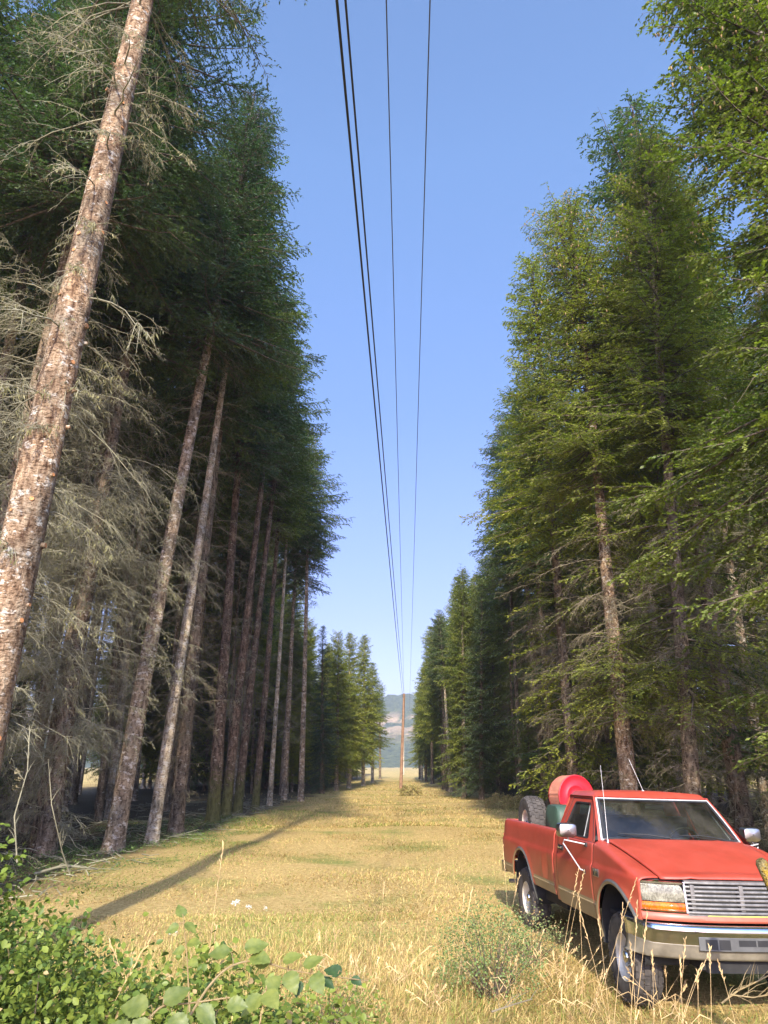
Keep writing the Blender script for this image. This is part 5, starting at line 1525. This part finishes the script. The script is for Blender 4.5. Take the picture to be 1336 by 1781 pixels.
bush('bramble', 'bramble behind the front ones, half in the shade of the left trees', 'bramble', (-2.3, 5.4), (.9, .6), 1.12, 6500, .038, (0.05, 0.10, 0.025), (.15, .24, .05), 74, group=GB)
bush('weed_bush', 'small-leaved green weed bush left of the truck front wheel', 'weed', (1.08, 8.35), (.55, .45), .78, 5200, .022, (0.07, .12, .035), (.24, .32, .10), 75, ncane=40, up=.35, dry=.12)
bush('weed_bush', 'greyish weed clump between the weed bush and the truck rear wheel', 'weed', (1.75, 9.6), (.40, .35), .52, 1700, .022, (0.10, .14, .05), (.28, .33, .13), 76, ncane=26, up=.35, dry=.2)
bush('weed_bush', 'sparse low weed at the bottom edge left of the middle', 'weed', (-0.5, 7.3), (.5, .3), .38, 1500, .024, (0.09, .15, .03), (.28, .36, .09), 77, ncane=20, up=.4, dry=.2)

# arching bramble canes close to the camera with large leaflets
def big_cane(label, path, leaves, seed):
    r = np.random.default_rng(seed)
    pts = [at(*p) for p in path]
    root = empty('bramble_cane', (pts[0].x, pts[0].y, float(ground_z(pts[0].x, pts[0].y)))); tag(root, label, 'bramble', GB)
    inv = root.location
    b = MB(); P = [p - inv for p in pts]
    sm = []
    for i in range(len(P) - 1):
        p0, p1, p2, p3 = P[max(i - 1, 0)], P[i], P[i + 1], P[min(i + 2, len(P) - 1)]
        for k in range(6):
            t = k / 6
            sm.append(0.5 * ((2 * p1) + (-p0 + p2) * t + (2 * p0 - 5 * p1 + 4 * p2 - p3) * t * t + (-p0 + 3 * p1 - 3 * p2 + p3) * t ** 3))
    sm.append(P[-1])
    n = len(sm)
    b.tube(sm, [0.0034 - 0.0022 * i / n for i in range(n)], 7)
    for i in range(2, n, 1):   # thorns
        d = Vector(r.normal(0, 1, 3)).normalized()
        b.tube([sm[i], sm[i] + d * 0.008], [0.0012, 0.0002], 4)
    stem = []
    lv = []
    for (px, py, D, s, ang, dark) in leaves:
        c = at(px, py, D) - inv
        near = min(sm, key=lambda q: (q - c).length)
        b.tube([near, near.lerp(c, .5) + Vector((0, 0, .01)), c], [0.0014, .001, .0008], 5)
        a = Vector((math.cos(ang), -0.35, math.sin(ang) - .15)).normalized()
        nrm = Vector((r.normal(0, .22), -0.62 + r.normal(0, .15), 0.75)).normalized()
        a = (a - nrm * a.dot(nrm)).normalized(); w = nrm.cross(a)
        rows = []; M_ = 14
        for i in range(M_ + 1):
            t = i / M_
            hw = s * 0.36 * (math.sin(math.pi * t ** 0.68)) ** 0.95 * (1 + (0.07 if i % 2 else -0.07))
            row = []
            for k in range(7):
                u = (k - 3) / 3
                fold = abs(u) * .16 * hw - t * t * s * .10 + .012 * s * math.sin(t * 22) * abs(u)
                row.append(tuple(c + a * (s * t) + w * (hw * u) + nrm * fold))
            rows.append(row)
        lv.append((rows, dark))
    b.build('cane', M['cane'], root)
    for rows, dark in lv:
        q = MB(); q.grid(rows); q.build('leaflet', M['big_leaf_dark' if dark else 'big_leaf'], root, angle=80)
    return root
def big_leaf_mat(name, c0, c1):
    m, nt, out = new_mat(name)
    n = noise(nt, 45, 4); n1 = noise(nt, 9, 3)
    c = ramp(nt, n.outputs[0], [(.3, c0), (.7, c1)]).outputs[0]
    c = mixc(nt, 1.0, c, ramp(nt, n1.outputs[0], [(.35, (.75, .8, .7)), (.7, (1.2, 1.1, 1))]).outputs[0], 'MULTIPLY')
    d = nt.nodes.new('ShaderNodeBsdfPrincipled'); d.inputs['Roughness'].default_value = .48
    nt.links.new(c, d.inputs['Base Color']); bump(nt, n.outputs[0], d, .4, .004)
    t = nt.nodes.new('ShaderNodeBsdfTranslucent'); nt.links.new(c, t.inputs[0])
    ms = nt.nodes.new('ShaderNodeMixShader'); ms.inputs[0].default_value = .3
    nt.links.new(d.outputs[0], ms.inputs[1]); nt.links.new(t.outputs[0], ms.inputs[2]); nt.links.new(ms.outputs[0], out.inputs[0])
    return m
M['big_leaf'] = big_leaf_mat('bramble_leaf', (.10, .14, .03), (.20, .235, .055))
M['big_leaf_dark'] = big_leaf_mat('bramble_leaf_dark', (.03, .07, .02), (.06, .11, .035))
M['cane'] = plain('cane', (.22, .16, .07), .7, var=.3, scale=20)
big_cane('bramble cane reaching right across the bottom with its leaves in a row', [(260, 1900, 1.9), (360, 1720, 1.95), (430, 1672, 2.0), (520, 1690, 2.05), (640, 1706, 2.1)],
    [(400, 1655, 1.98, .055, 2.6, 0), (425, 1650, 2.0, .062, 1.0, 0), (437, 1662, 2.0, .058, -.2, 0), (470, 1675, 2.0, .05, 2.4, 0), (492, 1672, 2.03, .052, 1.1, 0), (500, 1690, 2.03, .06, -1.0, 0), (528, 1682, 2.05, .055, 1.3, 0), (545, 1694, 2.05, .058, -.9, 0), (520, 1705, 2.05, .04, -1.7, 1), (595, 1692, 2.08, .05, 2.2, 1), (612, 1700, 2.1, .034, -.5, 1), (560, 1700, 2.08, .04, -.3, 1)], 5)
big_cane('bramble cane with the largest pale leaves, nearest the camera at the bottom', [(200, 1960, 1.75), (230, 1830, 1.75), (275, 1755, 1.78), (330, 1745, 1.82), (400, 1735, 1.85)],
    [(258, 1752, 1.76, .066, 2.5, 0), (284, 1745, 1.78, .062, 1.2, 0), (262, 1775, 1.75, .068, -2.4, 0), (300, 1765, 1.78, .06, -.7, 0), (225, 1800, 1.74, .066, 2.2, 0), (345, 1750, 1.82, .055, -.4, 0), (325, 1765, 1.82, .055, -1.5, 0), (395, 1745, 1.85, .05, .2, 0)], 6)
big_cane('short bramble cane with three drooping leaves left of the meadow weeds', [(430, 1900, 1.9), (450, 1790, 1.9), (462, 1725, 1.92)],
    [(462, 1725, 1.92, .06, -.8, 0), (455, 1730, 1.92, .06, -2.4, 0), (464, 1722, 1.93, .05, 1.2, 0)], 7)
big_cane('upright bramble shoot with small light green leaves behind the large leaved canes', [(330, 1760, 3.0), (325, 1660, 3.0), (318, 1590, 3.0)],
    [(318, 1596, 3.0, .06, 1.5, 0), (322, 1605, 3.0, .06, -.2, 0), (312, 1610, 3.0, .055, 3.2, 0), (326, 1640, 3.0, .06, .2, 0), (322, 1650, 3.0, .05, 3.0, 0), (330, 1670, 3.0, .05, -.4, 0)], 8)

# tall dry grass stalks with seed heads
def stalks(label, items, seed):
    r = np.random.default_rng(seed)
    first = at(*items[0][0]); root = empty('grass_stalks', (first.x, first.y, float(ground_z(first.x, first.y)))); tag(root, label, 'dry grass', 'tall dry grass stalks')
    for (base, tipp, bend) in items:
        b = MB()
        p0 = at(*base); p0.z = float(ground_z(p0.x, p0.y)) ; p1 = at(*tipp)
        p0 -= root.location; p1 -= root.location
        pts = []
        side = Vector((bend, 0, abs(bend) * .4))
        for i in range(13):
            t = i / 12
            pts.append(p0.lerp(p1, t) + side * (math.sin(t * math.pi * .9) * 0.5))
        b.tube(pts, [0.0023 - 0.0013 * i / 12 for i in range(13)], 5)
        for i in range(16):
            t = 0.78 + 0.22 * i / 16; k = int(t * 12); q = pts[min(k, 11)].lerp(pts[min(k + 1, 12)], t * 12 - k)
            d = (pts[12] - pts[10]).normalized() + Vector(r.normal(0, .28, 3)); d.normalize()
            b.tube([q, q + d * .018, q + d * .032], [.0014, .0034, .0006], 4)
        # a dry leaf blade
        q = pts[4]; d = Vector(r.normal(0, 1, 3)); d.z = .25; d.normalize()
        b.tube([q, q + d * .10 + Vector((0, 0, .03)), q + d * .2 - Vector((0, 0, .04))], [.003, .0035, .0005], 3)
        b.build('stalk', M['straw'], root)
    return root
M['straw'] = plain('straw', (.60, .42, .20), .8, var=.25, scale=9)
stalks('tall dry grass stalks curving in front of the truck door and front fender', [((962, 1640, 8.3), (1008, 1512, 7.9), -.04), ((968, 1642, 8.3), (1018, 1515, 7.9), -.05), ((1028, 1655, 7.9), (1108, 1528, 7.4), -.03), ((1005, 1650, 8.0), (1007, 1563, 7.8), .02), ((1053, 1700, 7.4), (1010, 1590, 7.4), .02), ((1055, 1715, 7.3), (1040, 1592, 7.2), .01)], 3)
stalks('tall dry grass stalks standing before the truck front wheel', [((1055, 1720, 7.0), (1083, 1572, 6.9), .02), ((1085, 1738, 6.8), (1109, 1568, 6.7), .0), ((1088, 1745, 6.8), (1125, 1588, 6.7), .02), ((1128, 1740, 6.8), (1134, 1655, 6.7), .01), ((1150, 1735, 6.8), (1134, 1660, 6.6), -.02), ((1100, 1752, 6.5), (1095, 1640, 6.5), .02)], 4)
stalks('tall dry grass stalks crossing the chrome bumper', [((1162, 1735, 6.7), (1192, 1632, 6.7), .01), ((1160, 1740, 6.7), (1238, 1652, 6.7), -.05), ((1162, 1742, 6.7), (1222, 1678, 6.7), -.05), ((1224, 1735, 6.6), (1234, 1645, 6.6), .01), ((1180, 1738, 6.6), (1183, 1665, 6.7), -.01), ((1202, 1745, 6.6), (1213, 1690, 6.6), .01), ((1278, 1745, 6.6), (1248, 1672, 6.6), .03)], 5)
stalks('thin bent stalks rising beside the weed bush in the meadow', [((882, 1600, 9.5), (874, 1470, 9.5), .03), ((868, 1640, 9.0), (905, 1520, 9.0), -.04), ((800, 1640, 9.2), (806, 1560, 9.2), .02), ((790, 1700, 8.0), (822, 1545, 8.2), -.03), ((735, 1570, 10.5), (764, 1512, 10.5), -.03), ((660, 1590, 10.5), (668, 1534, 10.5), .01)], 6)
stalks('lone bent stalks rising among the brambles at lower left', [((360, 1690, 5.0), (392, 1465, 4.6), -.05), ((358, 1700, 4.6), (378, 1608, 4.2), -.02), ((300, 1730, 4.0), (185, 1640, 3.8), .1), ((130, 1760, 4.0), (272, 1628, 3.4), -.1)], 7)
r5 = np.random.default_rng(12)
for k in range(9):
    px = [560, 620, 700, 760, 880, 930, 985, 1150, 1010][k]; py = [1700, 1740, 1720, 1760, 1745, 1700, 1720, 1765, 1770][k]
    D = 2.2 / max(.05, -( (sP + (890.5 - py) / FPX * cP) / (cP - (890.5 - py) / FPX * sP)))
    its = []
    for j in range(9):
        bx = px + r5.uniform(-22, 22); tx = bx + r5.normal(0, 34)
        its.append(((bx, py, D), (tx, py - r5.uniform(35, 85), D + r5.uniform(-.3, .3)), r5.normal(0, .05)))
    stalks('tuft of dry seeding grass sprinkled along the bottom of the meadow', its, 20 + k)

# small white flowers on stems left of the meadow middle
def flower(px, py, D, s, label):
    p = at(px, py, D); g = float(ground_z(p.x, p.y)); root = empty('white_flower', (p.x, p.y, g)); tag(root, label, 'flower', 'white wild flowers')
    h = p.z - g
    b = MB(); b.tube([(0, 0, 0), (.02, 0, h * .5), (0, 0, h)], .003, 5)
    b.build('stem', M['cane'], root)
    r = np.random.default_rng(int(px)); n = 60
    a = r.uniform(0, 6.28, n); q = np.sqrt(r.random(n)) * s
    P = np.stack([np.cos(a) * q, np.sin(a) * q, h + .03 - q * .2 + r.normal(0, .01, n)], 1)
    link_mesh('flower_head', leaf_mesh('flower_head', [leaves_np(P, np.full(n, s * .35), r, np.tile([.75, .75, .66], (n, 1)), up=.5, width=.45)]), M['leaf'], root)
flower(410, 1572, 11.5, .06, 'largest white flower head left of the meadow middle')
flower(433, 1580, 11.2, .04, 'small white flower just right of the largest one')
flower(462, 1583, 11.0, .03, 'tiny white flower farthest right of the white flowers')
flower(300, 1625, 8.5, .04, 'white flower standing lowest, behind the bramble shoot')

# green tussocks and dark patches out on the meadow
for (px, py, D, s, n, lab) in [(715, 1384, 58, .9, 1400, 'pale leafy weeds just in front of the wooden pole'),
    (905, 1405, 40, 1.0, 1500, 'yellowish dry shrub at the right meadow edge before the dark conifers'), (870, 1400, 43, .9, 1300, 'low yellow-green shrub left of the spare tyre at the meadow edge')]:
    p = at(px, py, D)
    bush('weed_tuft', lab, 'weed', (p.x, D), (s, s * .8), float(ground_z(p.x, D)) + s * .75, n, .03 + .0012 * D, (0.22, .19, .06), (.48, .42, .16), int(px), ncane=14, up=.35, dry=.25)

# mossy broken branch standing up at the right edge, and fallen branches by the bumper
b = MB()
A = [at(1324, 1500, 6.15), at(1342, 1540, 6.1), at(1364, 1600, 6.05), at(1390, 1670, 6.0), at(1410, 1760, 6.0)]
root = empty('mossy_branch', (A[-1].x, A[-1].y, float(ground_z(A[-1].x, A[-1].y)))); tag(root, 'broken branch with yellow moss leaning up before the truck hood at the right edge', 'branch')
b.tube([a - root.location for a in [A[0] + Vector((-.012, 0, .02))] + A], [.03, .044, .042, .045, .05, .055], 14)
M['mossy_wood'] = bark_mat('mossy_wood', (.10, .085, .04), (.26, .22, .10), (.40, .33, .15), (.46, .32, .05), .50, bscale=2.5)
b.build('stick', M['mossy_wood'], root)
b = MB(); rr = random.Random(8)
for k in range(5):
    p = A[2].lerp(A[0], k / 5) - root.location
    b.tube([p, p + Vector((rr.uniform(.05, .12), rr.uniform(-.06, .06), rr.uniform(-.02, .08)))], [.012, .004], 6)
b.build('twig_stub', M['dead_twig_warm'], root)
def fallen(label, pts, seed, rad=.012, subs=10, mat='dead_twig_warm'):
    r = random.Random(seed)
    P = [at(*p) for p in pts]; root = empty('fallen_branch', (P[0].x, P[0].y, float(ground_z(P[0].x, P[0].y)))); tag(root, label, 'branch', 'fallen branches')
    P = [p - root.location for p in P]
    b = MB(); n = len(P)
    b.tube(P, [rad * (1 - .6 * i / n) for i in range(n)], 7)
    for k in range(subs):
        t = r.uniform(.1, .95) * (n - 1); i = int(t); p = P[i].lerp(P[i + 1], t - i)
        d = (P[i + 1] - P[i]).normalized() + Vector((r.uniform(-.9, .9), r.uniform(-.9, .9), r.uniform(-.4, .9))); d.normalize()
        L = r.uniform(.1, .35); q = p + d * L
        b.tube([p, p.lerp(q, .5) + Vector((0, 0, .02)), q], [rad * .45, rad * .3, rad * .1], 5)
    b.build('stick', M[mat], root)
fallen('dead brown branch lying under the bumper at the lower right corner', [(1255, 1745, 6.7), (1285, 1722, 6.7), (1315, 1708, 6.65), (1350, 1690, 6.6)], 1, .008, 12, 'cane')
fallen('thin dead branch crossing the lower right corner below the other one', [(1270, 1730, 6.4), (1310, 1735, 6.4), (1350, 1728, 6.4)], 2, .006, 10, 'cane')
fallen('bleached stick lying in the grass at the bottom, right of the middle', [(855, 1760, 7.4), (900, 1745, 7.5), (925, 1738, 7.6)], 3, .008, 4)
fallen('bent pale dead limb leaning from the ground beside the reddish trunk', [(128, 1540, 16.5), (108, 1480, 16.0), (90, 1400, 15.6), (84, 1320, 15.6)], 4, .014, 18, 'dead_twig')
fallen('white dead limb hanging low in the tangle at the left edge', [(30, 1500, 12.5), (25, 1420, 12.5), (48, 1340, 12.6), (52, 1262, 12.8)], 5, .013, 16, 'dead_twig')
fallen('grey fallen limb on the litter left of the reddish trunk', [(60, 1520, 16), (110, 1505, 16.4), (170, 1512, 17)], 6, .03, 14, 'dead_twig')
# ------------------------------------------------------------------ smoky air
b = MB(); b.box(-1350, 1350, -70, 1300, -3.0, 118)
hz = b.build('haze', [], None, smooth=False)
m, nt, out = new_mat('haze_air')
v = nt.nodes.new('ShaderNodeVolumePrincipled'); v.inputs['Color'].default_value = (0.72, 0.80, 0.95, 1); v.inputs['Density'].default_value = 0.00042; v.inputs['Anisotropy'].default_value = 0.2
nt.links.new(v.outputs[0], out.inputs['Volume'])
hz.data.materials.append(m)
tag(hz, 'thin blue smoky haze hanging in the air over the far hill', 'haze', kind='stuff')
